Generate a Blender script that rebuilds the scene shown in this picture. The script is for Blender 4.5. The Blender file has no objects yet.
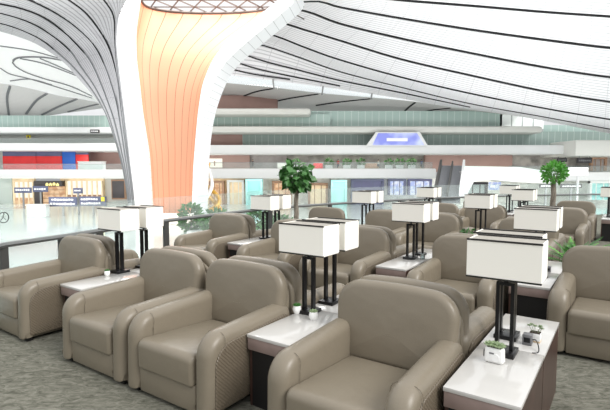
import bpy, bmesh, math, random
from mathutils import Vector, Matrix

random.seed(7)
S = bpy.context.scene
COL = S.collection

# ------------------------------------------------------------------ camera, world, light, exposure
EYE = 1.75
FPX = 464.0
PITCH = math.atan(35 / 464)
cam_data = bpy.data.cameras.new('camera')
cam_data.sensor_fit = 'HORIZONTAL'
cam_data.sensor_width = 36.0
cam_data.lens = 36.0 * FPX / 610.0
cam_data.clip_start = 0.05
cam_data.clip_end = 600
cam = bpy.data.objects.new('camera', cam_data)
COL.objects.link(cam)
cam.location = (0, 0, EYE)
cam.rotation_euler = (math.radians(90) - PITCH, 0, 0)
S.camera = cam

world = bpy.data.worlds.new('daylight')
S.world = world
world.use_nodes = True
wn = world.node_tree
wn.nodes.clear()
w_out = wn.nodes.new('ShaderNodeOutputWorld')
w_bg = wn.nodes.new('ShaderNodeBackground')
w_bg.inputs[1].default_value = 1.0
# overcast sky: brightest overhead, dull towards and below the horizon
w_tc = wn.nodes.new('ShaderNodeTexCoord')
w_sep = wn.nodes.new('ShaderNodeSeparateXYZ')
wn.links.new(w_tc.outputs['Generated'], w_sep.inputs[0])
w_map = wn.nodes.new('ShaderNodeMapRange')
w_map.inputs[1].default_value = -1.0
w_map.inputs[2].default_value = 1.0
wn.links.new(w_sep.outputs['Z'], w_map.inputs[0])
w_ramp = wn.nodes.new('ShaderNodeValToRGB')
cr = w_ramp.color_ramp
def _c(v): return (v * 0.97, v * 0.985, v, 1)
cr.elements[0].position = 0.0
cr.elements[0].color = _c(0.25)
cr.elements[1].position = 1.0
cr.elements[1].color = _c(1.35)
for pos, v in ((0.49, 0.35), (0.515, 0.62), (0.56, 0.84), (0.70, 0.98)):
    e = cr.elements.new(pos)
    e.color = _c(v)
wn.links.new(w_ramp.outputs[0], w_bg.inputs[0])
wn.links.new(w_map.outputs[0], w_ramp.inputs[0])
wn.links.new(w_bg.outputs[0], w_out.inputs[0])

def sun(name, energy, angle, direction, color=(1, 1, 1)):
    d = bpy.data.lights.new(name, 'SUN')
    d.energy = energy
    d.angle = math.radians(angle)
    d.color = color
    o = bpy.data.objects.new(name, d)
    COL.objects.link(o)
    o.rotation_euler = Vector(direction).to_track_quat('-Z', 'Y').to_euler()
    return o

def area(name, energy, loc, direction, sx, sy, color=(1, 1, 1)):
    d = bpy.data.lights.new(name, 'AREA')
    d.energy = energy
    d.shape = 'RECTANGLE'
    d.size = sx
    d.size_y = sy
    d.color = color
    o = bpy.data.objects.new(name, d)
    COL.objects.link(o)
    o.location = loc
    o.rotation_euler = Vector(direction).to_track_quat('-Z', 'Y').to_euler()
    return o

sun('window_daylight', 2.3, 28, (-0.60, 0.50, -0.62), (1.0, 0.98, 0.95))
area('hall_fill', 9000, (0, 28, 34), (0.0, 0.95, -0.7), 90, 28, (1.0, 1.0, 1.0))  # added fill light out of view, brightens the whole hall
area('canopy_fill', 7000, (26, 58, -3.5), (0.0, 0.5, 0.86), 44, 10, (1.0, 0.99, 0.98))  # added fill from below, whitens the right canopy
area('canopy_fill', 11500, (-50, 42, -3.5), (0.15, 0.7, 0.75), 24, 10, (1.0, 0.99, 0.98))  # same kind of added fill for the left ceilings
area('gallery_fill', 1800, (10, 92.5, 4.3), (0, 0.5, -0.8), 110, 1.2, (1.0, 0.97, 0.92))  # added fill strip, lifts the recess behind the gallery
area('shop_fill', 2200, (0, 89.5, -0.4), (0, 0.75, -0.6), 150, 1.2, (1.0, 0.96, 0.9))  # added fill strip, lifts the shops below the slab
area('column_rooflight', 7000, (-13.0, 62, 28), (0.0, 0.0, -1.0), 18, 16, (1.0, 0.98, 0.93))
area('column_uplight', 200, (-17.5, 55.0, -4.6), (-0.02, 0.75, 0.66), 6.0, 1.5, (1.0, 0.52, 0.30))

S.view_settings.view_transform = 'Standard'
S.view_settings.look = 'None'
S.view_settings.gamma = 1.0
S.view_settings.use_curve_mapping = False
S.view_settings.exposure = 0.15

# ------------------------------------------------------------------ geometry of the place
ANG = math.radians(34.8)          # the lounge rows are turned against the hall
CA, SA = math.cos(ANG), math.sin(ANG)
FLOOR2 = -5.2                     # level of the hall below

def L(x, y, z=0.0):
    """lounge coordinates (x along a row, y across the rows) to world"""
    return Vector((x * CA + y * SA, -x * SA + y * CA, z))

def at(px, py, Y):
    """a point of the hall seen at (px, py) standing Y metres away"""
    dx = (px - 305) / FPX
    dz = -(py - 205) / FPX
    dy = math.cos(PITCH) + dz * math.sin(PITCH)
    dzz = -math.sin(PITCH) + dz * math.cos(PITCH)
    t = Y / dy
    return Vector((dx * t, Y, EYE + dzz * t))

# ------------------------------------------------------------------ materials
def srgb(r, g, b):
    def f(c):
        c /= 255.0
        return c / 12.92 if c <= 0.04045 else ((c + 0.055) / 1.055) ** 2.4
    return (f(r), f(g), f(b), 1)

def mat(name, col, rough=0.6, metallic=0.0, bump=0.0, scale=40.0, vary=0.06, spec=0.5, coat=0.0):
    m = bpy.data.materials.new(name)
    m.use_nodes = True
    nt = m.node_tree
    p = nt.nodes['Principled BSDF']
    p.inputs['Roughness'].default_value = rough
    p.inputs['Metallic'].default_value = metallic
    p.inputs['Specular IOR Level'].default_value = spec
    p.inputs['Coat Weight'].default_value = coat
    tc = nt.nodes.new('ShaderNodeTexCoord')
    nz = nt.nodes.new('ShaderNodeTexNoise')
    nz.inputs['Scale'].default_value = scale
    nz.inputs['Detail'].default_value = 4
    nt.links.new(tc.outputs['Object'], nz.inputs['Vector'])
    ramp = nt.nodes.new('ShaderNodeMapRange')
    ramp.inputs[1].default_value = 0.3
    ramp.inputs[2].default_value = 0.7
    ramp.inputs[3].default_value = 1 - vary
    ramp.inputs[4].default_value = 1 + vary
    nt.links.new(nz.outputs['Fac'], ramp.inputs[0])
    mx = nt.nodes.new('ShaderNodeMix')
    mx.data_type = 'RGBA'
    mx.blend_type = 'MULTIPLY'
    mx.inputs[0].default_value = 1
    mx.inputs[6].default_value = col
    nt.links.new(ramp.outputs[0], mx.inputs[7])
    nt.links.new(mx.outputs[2], p.inputs['Base Color'])
    if bump:
        b = nt.nodes.new('ShaderNodeBump')
        b.inputs['Strength'].default_value = bump
        b.inputs['Distance'].default_value = 0.01
        nt.links.new(nz.outputs['Fac'], b.inputs['Height'])
        nt.links.new(b.outputs[0], p.inputs['Normal'])
    return m

def emit_mat(name, col, strength=1.0, mix=None, scale=3.0):
    m = bpy.data.materials.new(name)
    m.use_nodes = True
    nt = m.node_tree
    p = nt.nodes['Principled BSDF']
    p.inputs['Base Color'].default_value = (0.02, 0.02, 0.02, 1)
    p.inputs['Roughness'].default_value = 0.2
    p.inputs['Emission Strength'].default_value = strength
    p.inputs['Emission Color'].default_value = col
    if mix:
        tc = nt.nodes.new('ShaderNodeTexCoord')
        nz = nt.nodes.new('ShaderNodeTexNoise')
        nz.inputs['Scale'].default_value = scale
        nt.links.new(tc.outputs['Object'], nz.inputs['Vector'])
        r = nt.nodes.new('ShaderNodeValToRGB')
        r.color_ramp.elements[0].position = 0.42
        r.color_ramp.elements[1].position = 0.58
        r.color_ramp.elements[0].color = col
        r.color_ramp.elements[1].color = mix
        nt.links.new(nz.outputs['Fac'], r.inputs[0])
        nt.links.new(r.outputs[0], p.inputs['Emission Color'])
    return m

def glass_mat(name, tint, gloss=0.12, opacity=0.1, rough=0.02):
    """thin clear sheet: mostly see-through, a little tinted film and mirror"""
    m = bpy.data.materials.new(name)
    m.use_nodes = True
    nt = m.node_tree
    nt.nodes.clear()
    out = nt.nodes.new('ShaderNodeOutputMaterial')
    tr = nt.nodes.new('ShaderNodeBsdfTransparent')
    tr.inputs[0].default_value = tint
    gl = nt.nodes.new('ShaderNodeBsdfGlossy')
    gl.inputs['Roughness'].default_value = rough
    df = nt.nodes.new('ShaderNodeBsdfDiffuse')
    df.inputs[0].default_value = tint
    a = nt.nodes.new('ShaderNodeMixShader')
    a.inputs[0].default_value = opacity
    b = nt.nodes.new('ShaderNodeMixShader')
    lw = nt.nodes.new('ShaderNodeLayerWeight')
    lw.inputs[0].default_value = gloss
    nt.links.new(tr.outputs[0], a.inputs[1])
    nt.links.new(df.outputs[0], a.inputs[2])
    nt.links.new(lw.outputs['Fresnel'], b.inputs[0])
    nt.links.new(a.outputs[0], b.inputs[1])
    nt.links.new(gl.outputs[0], b.inputs[2])
    nt.links.new(b.outputs[0], out.inputs[0])
    return m

def panel_mat(name, col, line_col, n_u=0, n_v=0, w_u=0.1, w_v=0.1, rough=0.5, bump=0.0):
    """cladding with joints along u (n_u stripes across v...) read from the UV map"""
    m = bpy.data.materials.new(name)
    m.use_nodes = True
    nt = m.node_tree
    p = nt.nodes['Principled BSDF']
    p.inputs['Roughness'].default_value = rough
    uv = nt.nodes.new('ShaderNodeUVMap')
    sp = nt.nodes.new('ShaderNodeSeparateXYZ')
    nt.links.new(uv.outputs[0], sp.inputs[0])
    last = None
    for ch, n, w in ((0, n_u, w_u), (1, n_v, w_v)):
        if not n:
            continue
        mu = nt.nodes.new('ShaderNodeMath'); mu.operation = 'MULTIPLY'
        mu.inputs[1].default_value = n
        nt.links.new(sp.outputs[ch], mu.inputs[0])
        fr = nt.nodes.new('ShaderNodeMath'); fr.operation = 'FRACT'
        nt.links.new(mu.outputs[0], fr.inputs[0])
        lt = nt.nodes.new('ShaderNodeMath'); lt.operation = 'LESS_THAN'
        lt.inputs[1].default_value = w
        nt.links.new(fr.outputs[0], lt.inputs[0])
        if last is None:
            last = lt
        else:
            mxn = nt.nodes.new('ShaderNodeMath'); mxn.operation = 'MAXIMUM'
            nt.links.new(last.outputs[0], mxn.inputs[0])
            nt.links.new(lt.outputs[0], mxn.inputs[1])
            last = mxn
    mx = nt.nodes.new('ShaderNodeMix')
    mx.data_type = 'RGBA'
    mx.inputs[6].default_value = col
    mx.inputs[7].default_value = line_col
    nt.links.new(last.outputs[0], mx.inputs[0])
    nt.links.new(mx.outputs[2], p.inputs['Base Color'])
    return m

def leather_mat(name, col, quilt=False):
    m = mat(name, col, rough=0.36, bump=0.06, scale=220, vary=0.05, spec=0.45)
    nt = m.node_tree
    p = nt.nodes['Principled BSDF']
    tc = nt.nodes.new('ShaderNodeTexCoord')
    big = nt.nodes.new('ShaderNodeTexNoise')
    big.inputs['Scale'].default_value = 5.0
    big.inputs['Detail'].default_value = 2
    nt.links.new(tc.outputs['Object'], big.inputs['Vector'])
    b2 = nt.nodes.new('ShaderNodeBump')
    b2.inputs['Strength'].default_value = 0.25
    b2.inputs['Distance'].default_value = 0.03
    nt.links.new(big.outputs['Fac'], b2.inputs['Height'])
    old = p.inputs['Normal'].links[0].from_node
    nt.links.new(b2.outputs[0], old.inputs['Normal'])
    if quilt:
        wv = nt.nodes.new('ShaderNodeTexWave')
        wv.bands_direction = 'DIAGONAL'
        wv.inputs['Scale'].default_value = 22
        wv.inputs['Distortion'].default_value = 1.2
        nt.links.new(tc.outputs['Object'], wv.inputs['Vector'])
        b3 = nt.nodes.new('ShaderNodeBump')
        b3.inputs['Strength'].default_value = 0.35
        b3.inputs['Distance'].default_value = 0.02
        nt.links.new(wv.outputs['Fac'], b3.inputs['Height'])
        nt.links.new(b3.outputs[0], b2.inputs['Normal'])
    return m

M = {}
M['leather'] = leather_mat('taupe leather', srgb(126, 117, 102))
M['quilt'] = leather_mat('quilted taupe leather', srgb(106, 96, 82), True)
M['seam_thread'] = leather_mat('dark seam leather', srgb(112, 103, 89))
M['foot'] = mat('black foot', srgb(25, 23, 22), 0.5)
M['table_top'] = mat('white lacquer top', srgb(198, 196, 192), 0.1, vary=0.02, scale=3, spec=0.6)
M['fascia'] = mat('mauve brown fascia', srgb(142, 124, 118), 0.35, vary=0.08, scale=9)
M['wood'] = mat('dark walnut', srgb(66, 46, 40), 0.35, vary=0.25, scale=6)
M['inside'] = mat('black table shade', srgb(16, 14, 14), 0.6)  # near black puts the shadow under the table top into the colour
M['black'] = mat('black lacquered steel', srgb(22, 22, 24), 0.3, metallic=0.3)
M['shade'] = mat('ivory lamp cloth', srgb(250, 247, 238), 0.85, bump=0.05, scale=400, vary=0.015)
M['shade_top'] = mat('grey shade diffuser', srgb(160, 155, 145), 0.6, vary=0.03)
M['trim'] = mat('black shade trim', srgb(30, 27, 25), 0.4)
M['ceramic'] = mat('white ceramic', srgb(242, 242, 240), 0.2, vary=0.02)
M['grey_plastic'] = mat('grey plastic', srgb(120, 120, 122), 0.5)
M['soil'] = mat('dark soil', srgb(52, 40, 32), 0.9, vary=0.3)
M['leaf'] = mat('deep green leaf', srgb(58, 108, 46), 0.45, vary=0.35, scale=6)
M['leaf_bright'] = mat('fresh green leaf', srgb(96, 168, 66), 0.5, vary=0.3, scale=5)
M['leaf_pale'] = mat('pale succulent leaf', srgb(132, 150, 112), 0.5, vary=0.3, scale=60)
M['bark'] = mat('grey brown bark', srgb(132, 124, 112), 0.8, bump=0.4, scale=30, vary=0.25)
M['pale_wood'] = mat('pale wood', srgb(206, 182, 150), 0.6, vary=0.15)
M['rail'] = mat('brushed grey rail', srgb(138, 140, 140), 0.35, vary=0.04)
M['rail_dark'] = mat('dark grey post', srgb(72, 72, 70), 0.45, vary=0.05)
M['glass'] = glass_mat('balustrade glass', (0.93, 0.97, 0.96, 1), 0.10, 0.10)
M['clear'] = glass_mat('tumbler glass', (0.9, 0.95, 0.95, 1), 0.3, 0.15)
# hall
M['white_slab'] = mat('white cladding', srgb(222, 223, 222), 0.5, vary=0.02, scale=0.3)
M['grey_slab'] = mat('pale grey cladding', srgb(204, 204, 198), 0.5, vary=0.03, scale=0.3)
M['teal'] = panel_mat('teal glass wall', srgb(162, 184, 177), srgb(196, 208, 203), n_u=1, w_u=0.08, rough=0.25)
M['teal_dark'] = panel_mat('deep teal glass wall', srgb(138, 155, 149), srgb(170, 183, 178), n_u=1, w_u=0.08, rough=0.25)
M['pale_glass'] = panel_mat('bright window wall', srgb(238, 244, 242), srgb(170, 178, 176), n_u=1, w_u=0.12, rough=0.25)
M['brown_wall'] = mat('rose brown wall', srgb(154, 126, 118), 0.7, vary=0.06, scale=0.5)
M['dark_recess'] = mat('dark recess', srgb(150, 144, 142), 0.8, vary=0.25, scale=0.6)
M['busy'] = mat('far shop fronts', srgb(228, 228, 222), 0.6, vary=0.18, scale=0.9)
M['gallery_busy'] = mat('far gallery interior', srgb(158, 154, 148), 0.7, vary=0.4, scale=0.7)
M['beige'] = mat('warm beige curtain wall', srgb(236, 214, 178), 0.6, vary=0.12, scale=0.8)
M['red'] = mat('red hoarding', srgb(222, 52, 52), 0.6, vary=0.12, scale=0.5)
M['navy'] = mat('navy hoarding', srgb(98, 100, 132), 0.6, vary=0.12, scale=0.5)
M['blue'] = mat('blue hoarding', srgb(44, 104, 196), 0.6, vary=0.06, scale=0.5)
M['sign_blue'] = mat('slate blue sign', srgb(92, 98, 124), 0.5, vary=0.05)
M['sign_white'] = mat('white sign lettering', srgb(240, 240, 240), 0.5, vary=0.02)
M['sign_yellow'] = mat('yellow sign lettering', srgb(246, 226, 60), 0.5, vary=0.02)
M['glow_yellow'] = emit_mat('lit yellow lettering', (1.0, 0.86, 0.30, 1), 1.6)
M['glow_warm'] = emit_mat('lit shop interior', (1.0, 0.70, 0.42, 1), 0.75, (0.75, 0.40, 0.20, 1), 0.9)
M['glow_white'] = emit_mat('lit white panel', (1.0, 0.93, 0.80, 1), 1.0)
M['screen'] = emit_mat('advertising screen', (0.26, 0.30, 0.80, 1), 1.0, (0.62, 0.70, 1.0, 1), 0.22)
M['screen_blue'] = emit_mat('blue display', (0.42, 0.52, 0.90, 1), 0.8, (0.85, 0.90, 1.0, 1), 1.4)
M['aqua'] = mat('aqua glass box', srgb(160, 222, 220), 0.2, vary=0.06, scale=0.5)
M['dark'] = mat('dark shop front', srgb(58, 54, 56), 0.5, vary=0.2, scale=0.6)
M['brown_frame'] = mat('brown shop frame', srgb(150, 118, 94), 0.6, vary=0.15, scale=0.6)
M['escalator'] = panel_mat('escalator steps', srgb(128, 130, 134), srgb(86, 88, 92), n_v=28, w_v=0.3, rough=0.5)
M['gold'] = mat('gilded metal', srgb(206, 160, 66), 0.4, metallic=0.2, vary=0.15, scale=1.0)
M['hall_floor'] = mat('polished stone floor', srgb(196, 204, 201), 0.12, vary=0.03, scale=0.4, spec=0.6)
M['lattice'] = mat('skylight steel', srgb(84, 74, 70), 0.5, vary=0.05)
M['slit'] = mat('dark ceiling slit', srgb(20, 20, 22), 0.8)
M['seam'] = mat('grey ceiling seam', srgb(120, 122, 124), 0.8)
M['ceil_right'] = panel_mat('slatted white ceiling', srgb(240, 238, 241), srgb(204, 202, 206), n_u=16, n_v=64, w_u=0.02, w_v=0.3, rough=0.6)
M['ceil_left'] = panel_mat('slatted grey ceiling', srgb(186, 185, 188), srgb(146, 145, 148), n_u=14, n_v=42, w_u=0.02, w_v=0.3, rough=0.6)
M['ceil_far'] = mat('far white ceiling', srgb(244, 244, 243), 0.7, vary=0.02, scale=0.2)
M['ceil_grey'] = panel_mat('far grey ceiling', srgb(214, 212, 210), srgb(196, 194, 192), n_v=30, w_v=0.25, rough=0.6)
M['column_white'] = panel_mat('white column rim', srgb(226, 226, 228), srgb(172, 172, 174), n_u=34, w_u=0.05, rough=0.45)
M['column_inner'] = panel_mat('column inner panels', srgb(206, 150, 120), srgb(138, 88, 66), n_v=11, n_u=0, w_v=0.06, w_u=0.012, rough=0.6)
M['cloth_dark'] = mat('dark clothing', srgb(60, 62, 70), 0.9, vary=0.1)

def carpet_mat():
    m = bpy.data.materials.new('mottled grey green carpet')
    m.use_nodes = True
    nt = m.node_tree
    p = nt.nodes['Principled BSDF']
    p.inputs['Roughness'].default_value = 0.95
    p.inputs['Specular IOR Level'].default_value = 0.1
    tc = nt.nodes.new('ShaderNodeTexCoord')
    mp = nt.nodes.new('ShaderNodeMapping')
    mp.inputs['Rotation'].default_value = (0, 0, 0.5)
    mp.inputs['Scale'].default_value = (1.0, 2.2, 1.0)
    nt.links.new(tc.outputs['Object'], mp.inputs['Vector'])
    n1 = nt.nodes.new('ShaderNodeTexNoise')
    n1.inputs['Scale'].default_value = 9
    n1.inputs['Detail'].default_value = 6
    n1.inputs['Roughness'].default_value = 0.7
    n1.inputs['Distortion'].default_value = 1.2
    nt.links.new(mp.outputs[0], n1.inputs['Vector'])
    r = nt.nodes.new('ShaderNodeValToRGB')
    r.color_ramp.elements[0].position = 0.36
    r.color_ramp.elements[0].color = srgb(84, 84, 74)
    r.color_ramp.elements[1].position = 0.66
    r.color_ramp.elements[1].color = srgb(134, 132, 121)
    nt.links.new(n1.outputs['Fac'], r.inputs[0])
    nt.links.new(r.outputs[0], p.inputs['Base Color'])
    n2 = nt.nodes.new('ShaderNodeTexNoise')
    n2.inputs['Scale'].default_value = 160
    nt.links.new(tc.outputs['Object'], n2.inputs['Vector'])
    b = nt.nodes.new('ShaderNodeBump')
    b.inputs['Strength'].default_value = 0.5
    b.inputs['Distance'].default_value = 0.01
    nt.links.new(n2.outputs['Fac'], b.inputs['Height'])
    nt.links.new(b.outputs[0], p.inputs['Normal'])
    return m
M['carpet'] = carpet_mat()

# ------------------------------------------------------------------ mesh helpers
class MB:
    def __init__(self):
        self.v, self.f, self.uv = [], [], {}
    def add(self, vs, fs):
        o = len(self.v)
        self.v += [tuple(p) for p in vs]
        self.f += [tuple(i + o for i in f) for f in fs]
        return o
    def box(self, x0, x1, y0, y1, z0, z1, mtx=None):
        vs = [Vector((x, y, z)) for x in (x0, x1) for y in (y0, y1) for z in (z0, z1)]
        if mtx is not None:
            vs = [mtx @ p for p in vs]
        self.add(vs, [(0, 1, 3, 2), (4, 6, 7, 5), (0, 4, 5, 1), (2, 3, 7, 6), (0, 2, 6, 4), (1, 5, 7, 3)])
        return self
    def prism(self, poly, y0, y1, axis='y'):
        """a polygon (x, z) pushed from y0 to y1 (axis 'z': polygon (x, y) from z0 to z1)"""
        n = len(poly)
        if axis == 'y':
            vs = [(a, y0, b) for a, b in poly] + [(a, y1, b) for a, b in poly]
        else:
            vs = [(a, b, y0) for a, b in poly] + [(a, b, y1) for a, b in poly]
        fs = [tuple(range(n)), tuple(range(2 * n - 1, n - 1, -1))]
        fs += [(i, i + n, (i + 1) % n + n, (i + 1) % n) for i in range(n)]
        self.add(vs, fs)
        return self
    def tube(self, path, r, n=8, cap=True):
        path = [Vector(p) for p in path]
        rs = r if isinstance(r, (list, tuple)) else [r] * len(path)
        rings, up = [], Vector((0, 0, 1))
        for i, p in enumerate(path):
            t = (path[min(i + 1, len(path) - 1)] - path[max(i - 1, 0)]).normalized()
            a = t.cross(up)
            if a.length < 0.05:
                a = t.cross(Vector((0, 1, 0)))
            a.normalize()
            b = t.cross(a)
            rings.append([p + (a * math.cos(2 * math.pi * k / n) + b * math.sin(2 * math.pi * k / n)) * rs[i] for k in range(n)])
        vs = [q for ring in rings for q in ring]
        fs = []
        for i in range(len(rings) - 1):
            for k in range(n):
                fs.append((i * n + k, i * n + (k + 1) % n, (i + 1) * n + (k + 1) % n, (i + 1) * n + k))
        if cap:
            fs.append(tuple(range(n - 1, -1, -1)))
            fs.append(tuple((len(rings) - 1) * n + k for k in range(n)))
        self.add(vs, fs)
        return self
    def bar(self, path, w, h, up=(0, 0, 1)):
        """rectangular bar swept along a path"""
        path = [Vector(p) for p in path]
        vs, fs = [], []
        for i, p in enumerate(path):
            t = (path[min(i + 1, len(path) - 1)] - path[max(i - 1, 0)]).normalized()
            a = t.cross(Vector(up))
            if a.length < 0.05:
                a = t.cross(Vector((0, 1, 0)))
            a.normalize()
            b = a.cross(t).normalized()
            wi = w[i] if isinstance(w, list) else w
            vs += [p + a * wi / 2 - b * h / 2, p + a * wi / 2 + b * h / 2, p - a * wi / 2 + b * h / 2, p - a * wi / 2 - b * h / 2]
        for i in range(len(path) - 1):
            for k in range(4):
                fs.append((i * 4 + k, i * 4 + (k + 1) % 4, i * 4 + 4 + (k + 1) % 4, i * 4 + 4 + k))
        e = (len(path) - 1) * 4
        fs += [(3, 2, 1, 0), (e, e + 1, e + 2, e + 3)]
        self.add(vs, fs)
        return self
    def lathe(self, prof, n=24, c=(0, 0)):
        vs, fs = [], []
        for r, z in prof:
            vs += [(c[0] + r * math.cos(2 * math.pi * k / n), c[1] + r * math.sin(2 * math.pi * k / n), z) for k in range(n)]
        for i in range(len(prof) - 1):
            for k in range(n):
                fs.append((i * n + k, i * n + (k + 1) % n, (i + 1) * n + (k + 1) % n, (i + 1) * n + k))
        if prof[0][0] > 1e-4:
            fs.append(tuple(range(n - 1, -1, -1)))
        if prof[-1][0] > 1e-4:
            fs.append(tuple((len(prof) - 1) * n + k for k in range(n)))
        self.add(vs, fs)
        return self
    def loft(self, rows, thick=None, uvs=None):
        """a grid surface; rows of equal length; UV u along a row, v across rows"""
        n, m = len(rows), len(rows[0])
        o = len(self.v)
        vs = [p for r in rows for p in r]
        fs = []
        for i in range(n - 1):
            for k in range(m - 1):
                f = (i * m + k, i * m + k + 1, (i + 1) * m + k + 1, (i + 1) * m + k)
                fs.append(f)
        self.add(vs, fs)
        for i in range(n):
            for k in range(m):
                self.uv[o + i * m + k] = (k / (m - 1), i / (n - 1)) if uvs is None else uvs(i, k)
        return self
    def build(self, name, material, parent=None, smooth=False, angle=40, bevel=0.0, seg=2):
        me = bpy.data.meshes.new(name)
        me.from_pydata(self.v, [], self.f)
        if self.uv:
            lay = me.uv_layers.new(name='UVMap')
            for lp in me.loops:
                lay.data[lp.index].uv = self.uv.get(lp.vertex_index, (0, 0))
        bm = bmesh.new()
        bm.from_mesh(me)
        if not self.uv:
            bmesh.ops.recalc_face_normals(bm, faces=bm.faces)
        if bevel:
            es = [e for e in bm.edges if len(e.link_faces) == 2 and e.calc_face_angle(0) > math.radians(35)]
            bmesh.ops.bevel(bm, geom=es, offset=bevel, segments=seg, affect='EDGES', profile=0.5, clamp_overlap=True)
        bm.to_mesh(me)
        bm.free()
        if smooth or bevel:
            for p in me.polygons:
                p.use_smooth = True
            me.set_sharp_from_angle(angle=math.radians(angle))
        me.materials.append(material)
        o = bpy.data.objects.new(name, me)
        COL.objects.link(o)
        if parent is not None:
            o.parent = parent
        return o

def rounded(pts, radii, n=6):
    """polygon with every corner rounded"""
    out = []
    N = len(pts)
    for i in range(N):
        p = Vector(pts[i]); a = Vector(pts[i - 1]); b = Vector(pts[(i + 1) % N])
        r = radii[i] if isinstance(radii, (list, tuple)) else radii
        da, db = (a - p).normalized(), (b - p).normalized()
        ang = da.angle(db)
        t = min(r / math.tan(ang / 2), (a - p).length * 0.49, (b - p).length * 0.49)
        r2 = t * math.tan(ang / 2)
        c = p + (da + db).normalized() * (r2 / math.sin(ang / 2))
        s, e = p + da * t - c, p + db * t - c
        th = s.angle(e)
        sg = 1 if s.x * e.y - s.y * e.x > 0 else -1
        for k in range(n + 1):
            q = th * k / n * sg
            out.append((c.x + s.x * math.cos(q) - s.y * math.sin(q), c.y + s.x * math.sin(q) + s.y * math.cos(q)))
    return out

def densify(poly, step):
    out = []
    for i, p in enumerate(poly):
        q = poly[(i + 1) % len(poly)]
        d = math.hypot(q[0] - p[0], q[1] - p[1])
        n = max(1, int(d / step))
        for k in range(n):
            out.append((p[0] + (q[0] - p[0]) * k / n, p[1] + (q[1] - p[1]) * k / n))
    return out

def pillow(mb, outline, t, r, bulge, place, rings=5, seg=4):
    """upholstered block: a 2D outline of thickness t with rounded rims and softly domed faces; place(a, b, c) -> xyz"""
    poly = densify(outline, 0.06)
    n = len(poly)
    area2 = sum(poly[i][0] * poly[(i + 1) % n][1] - poly[(i + 1) % n][0] * poly[i][1] for i in range(n))
    if area2 < 0:
        poly = poly[::-1]
    nrm = []
    for i in range(n):
        a, b = poly[i - 1], poly[(i + 1) % n]
        d = Vector((b[1] - a[1], a[0] - b[0])).normalized()
        nrm.append(d)
    cx = sum(p[0] for p in poly) / n
    cy = sum(p[1] for p in poly) / n
    layers = []
    def ring(ins, z):
        layers.append([(p[0] - d.x * ins, p[1] - d.y * ins, z) for p, d in zip(poly, nrm)])
    def face_rings(sign):
        res = []
        for k in range(rings + 1):
            s = 1 - k / (rings + 0.6)
            res.append([(cx + (p[0] - d.x * r - cx) * s, cy + (p[1] - d.y * r - cy) * s, sign * (t / 2 + bulge * (1 - s * s))) for p, d in zip(poly, nrm)])
        return res
    bottom = face_rings(-1)[::-1]
    layers += bottom
    for k in range(1, seg + 1):
        a = math.pi / 2 * k / seg
        ring(r * (1 - math.sin(a)), -(t / 2 - r) - r * math.cos(a))
    for k in range(0, seg):
        a = math.pi / 2 * k / seg
        ring(r * (1 - math.cos(a)), (t / 2 - r) + r * math.sin(a))
    layers += face_rings(1)
    vs = [place(*q) for ly in layers for q in ly]
    fs = []
    for i in range(len(layers) - 1):
        for k in range(n):
            fs.append((i * n + k, i * n + (k + 1) % n, (i + 1) * n + (k + 1) % n, (i + 1) * n + k))
    fs.append(tuple(range(n - 1, -1, -1)))
    fs.append(tuple((len(layers) - 1) * n + k for k in range(n)))
    mb.add(vs, fs)
    return mb

def resample(pts, n):
    pts = [Vector(p) for p in pts]
    # Catmull-Rom first, then even arc length
    P = [pts[0] * 2 - pts[1]] + pts + [pts[-1] * 2 - pts[-2]]
    fine = []
    for i in range(1, len(P) - 2):
        a, b, c, d = P[i - 1], P[i], P[i + 1], P[i + 2]
        for k in range(12):
            t = k / 12
            fine.append(0.5 * ((2 * b) + (c - a) * t + (2 * a - 5 * b + 4 * c - d) * t * t + (3 * b - a - 3 * c + d) * t ** 3))
    fine.append(pts[-1])
    cum = [0]
    for i in range(1, len(fine)):
        cum.append(cum[-1] + (fine[i] - fine[i - 1]).length)
    out, j = [], 0
    for k in range(n):
        s = cum[-1] * k / (n - 1)
        while j < len(cum) - 2 and cum[j + 1] < s:
            j += 1
        u = (s - cum[j]) / max(1e-9, cum[j + 1] - cum[j])
        out.append(fine[j].lerp(fine[j + 1], min(1, max(0, u))))
    return out

def tag(o, label, cat, group=None, kind=None):
    o['label'] = label
    o['category'] = cat
    if group:
        o['group'] = group
    if kind:
        o['kind'] = kind
    return o

def thing(name, label, cat, loc, rz=0.0, group=None):
    o = bpy.data.objects.new(name, None)
    o.empty_display_size = 0.2
    COL.objects.link(o)
    o.location = loc
    o.rotation_euler = (0, 0, rz)
    return tag(o, label, cat, group)

def struct(o):
    o['kind'] = 'structure'
    return o

def widen(t, k):
    for c in t.children_recursive:
        for v in c.data.vertices:
            v.co.x *= k

def copy_thing(src, loc, rz, label):
    r = src.copy()
    COL.objects.link(r)
    r.location = loc
    r.rotation_euler = (0, 0, rz)
    r['label'] = label
    for ch in list(src.children):
        c = ch.copy()
        COL.objects.link(c)
        c.parent = r
        for g in list(ch.children):
            d = g.copy()
            COL.objects.link(d)
            d.parent = c
    return r

# ================================================================== THE HALL: floor, galleries, ceiling, column
# ---- rail line of the lounge edge (world), also the edge of the lounge floor
RZ = 0.82
def rail_pt(px, py):
    d = FPX * (EYE - RZ) / (py - 170.0)
    return Vector(((px - 305) / FPX * d, d))
RAIL = [Vector((-4.0, 0.6)), Vector((-3.95, 3.2))] + [rail_pt(*p) for p in ((0, 244.5), (60, 236), (98, 230), (165, 220), (220, 213.5), (270, 207.5), (330, 203.5), (400, 199.5), (440, 197.5), (520, 195), (610, 193.8))] + [Vector((20, 19.0))]

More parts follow.
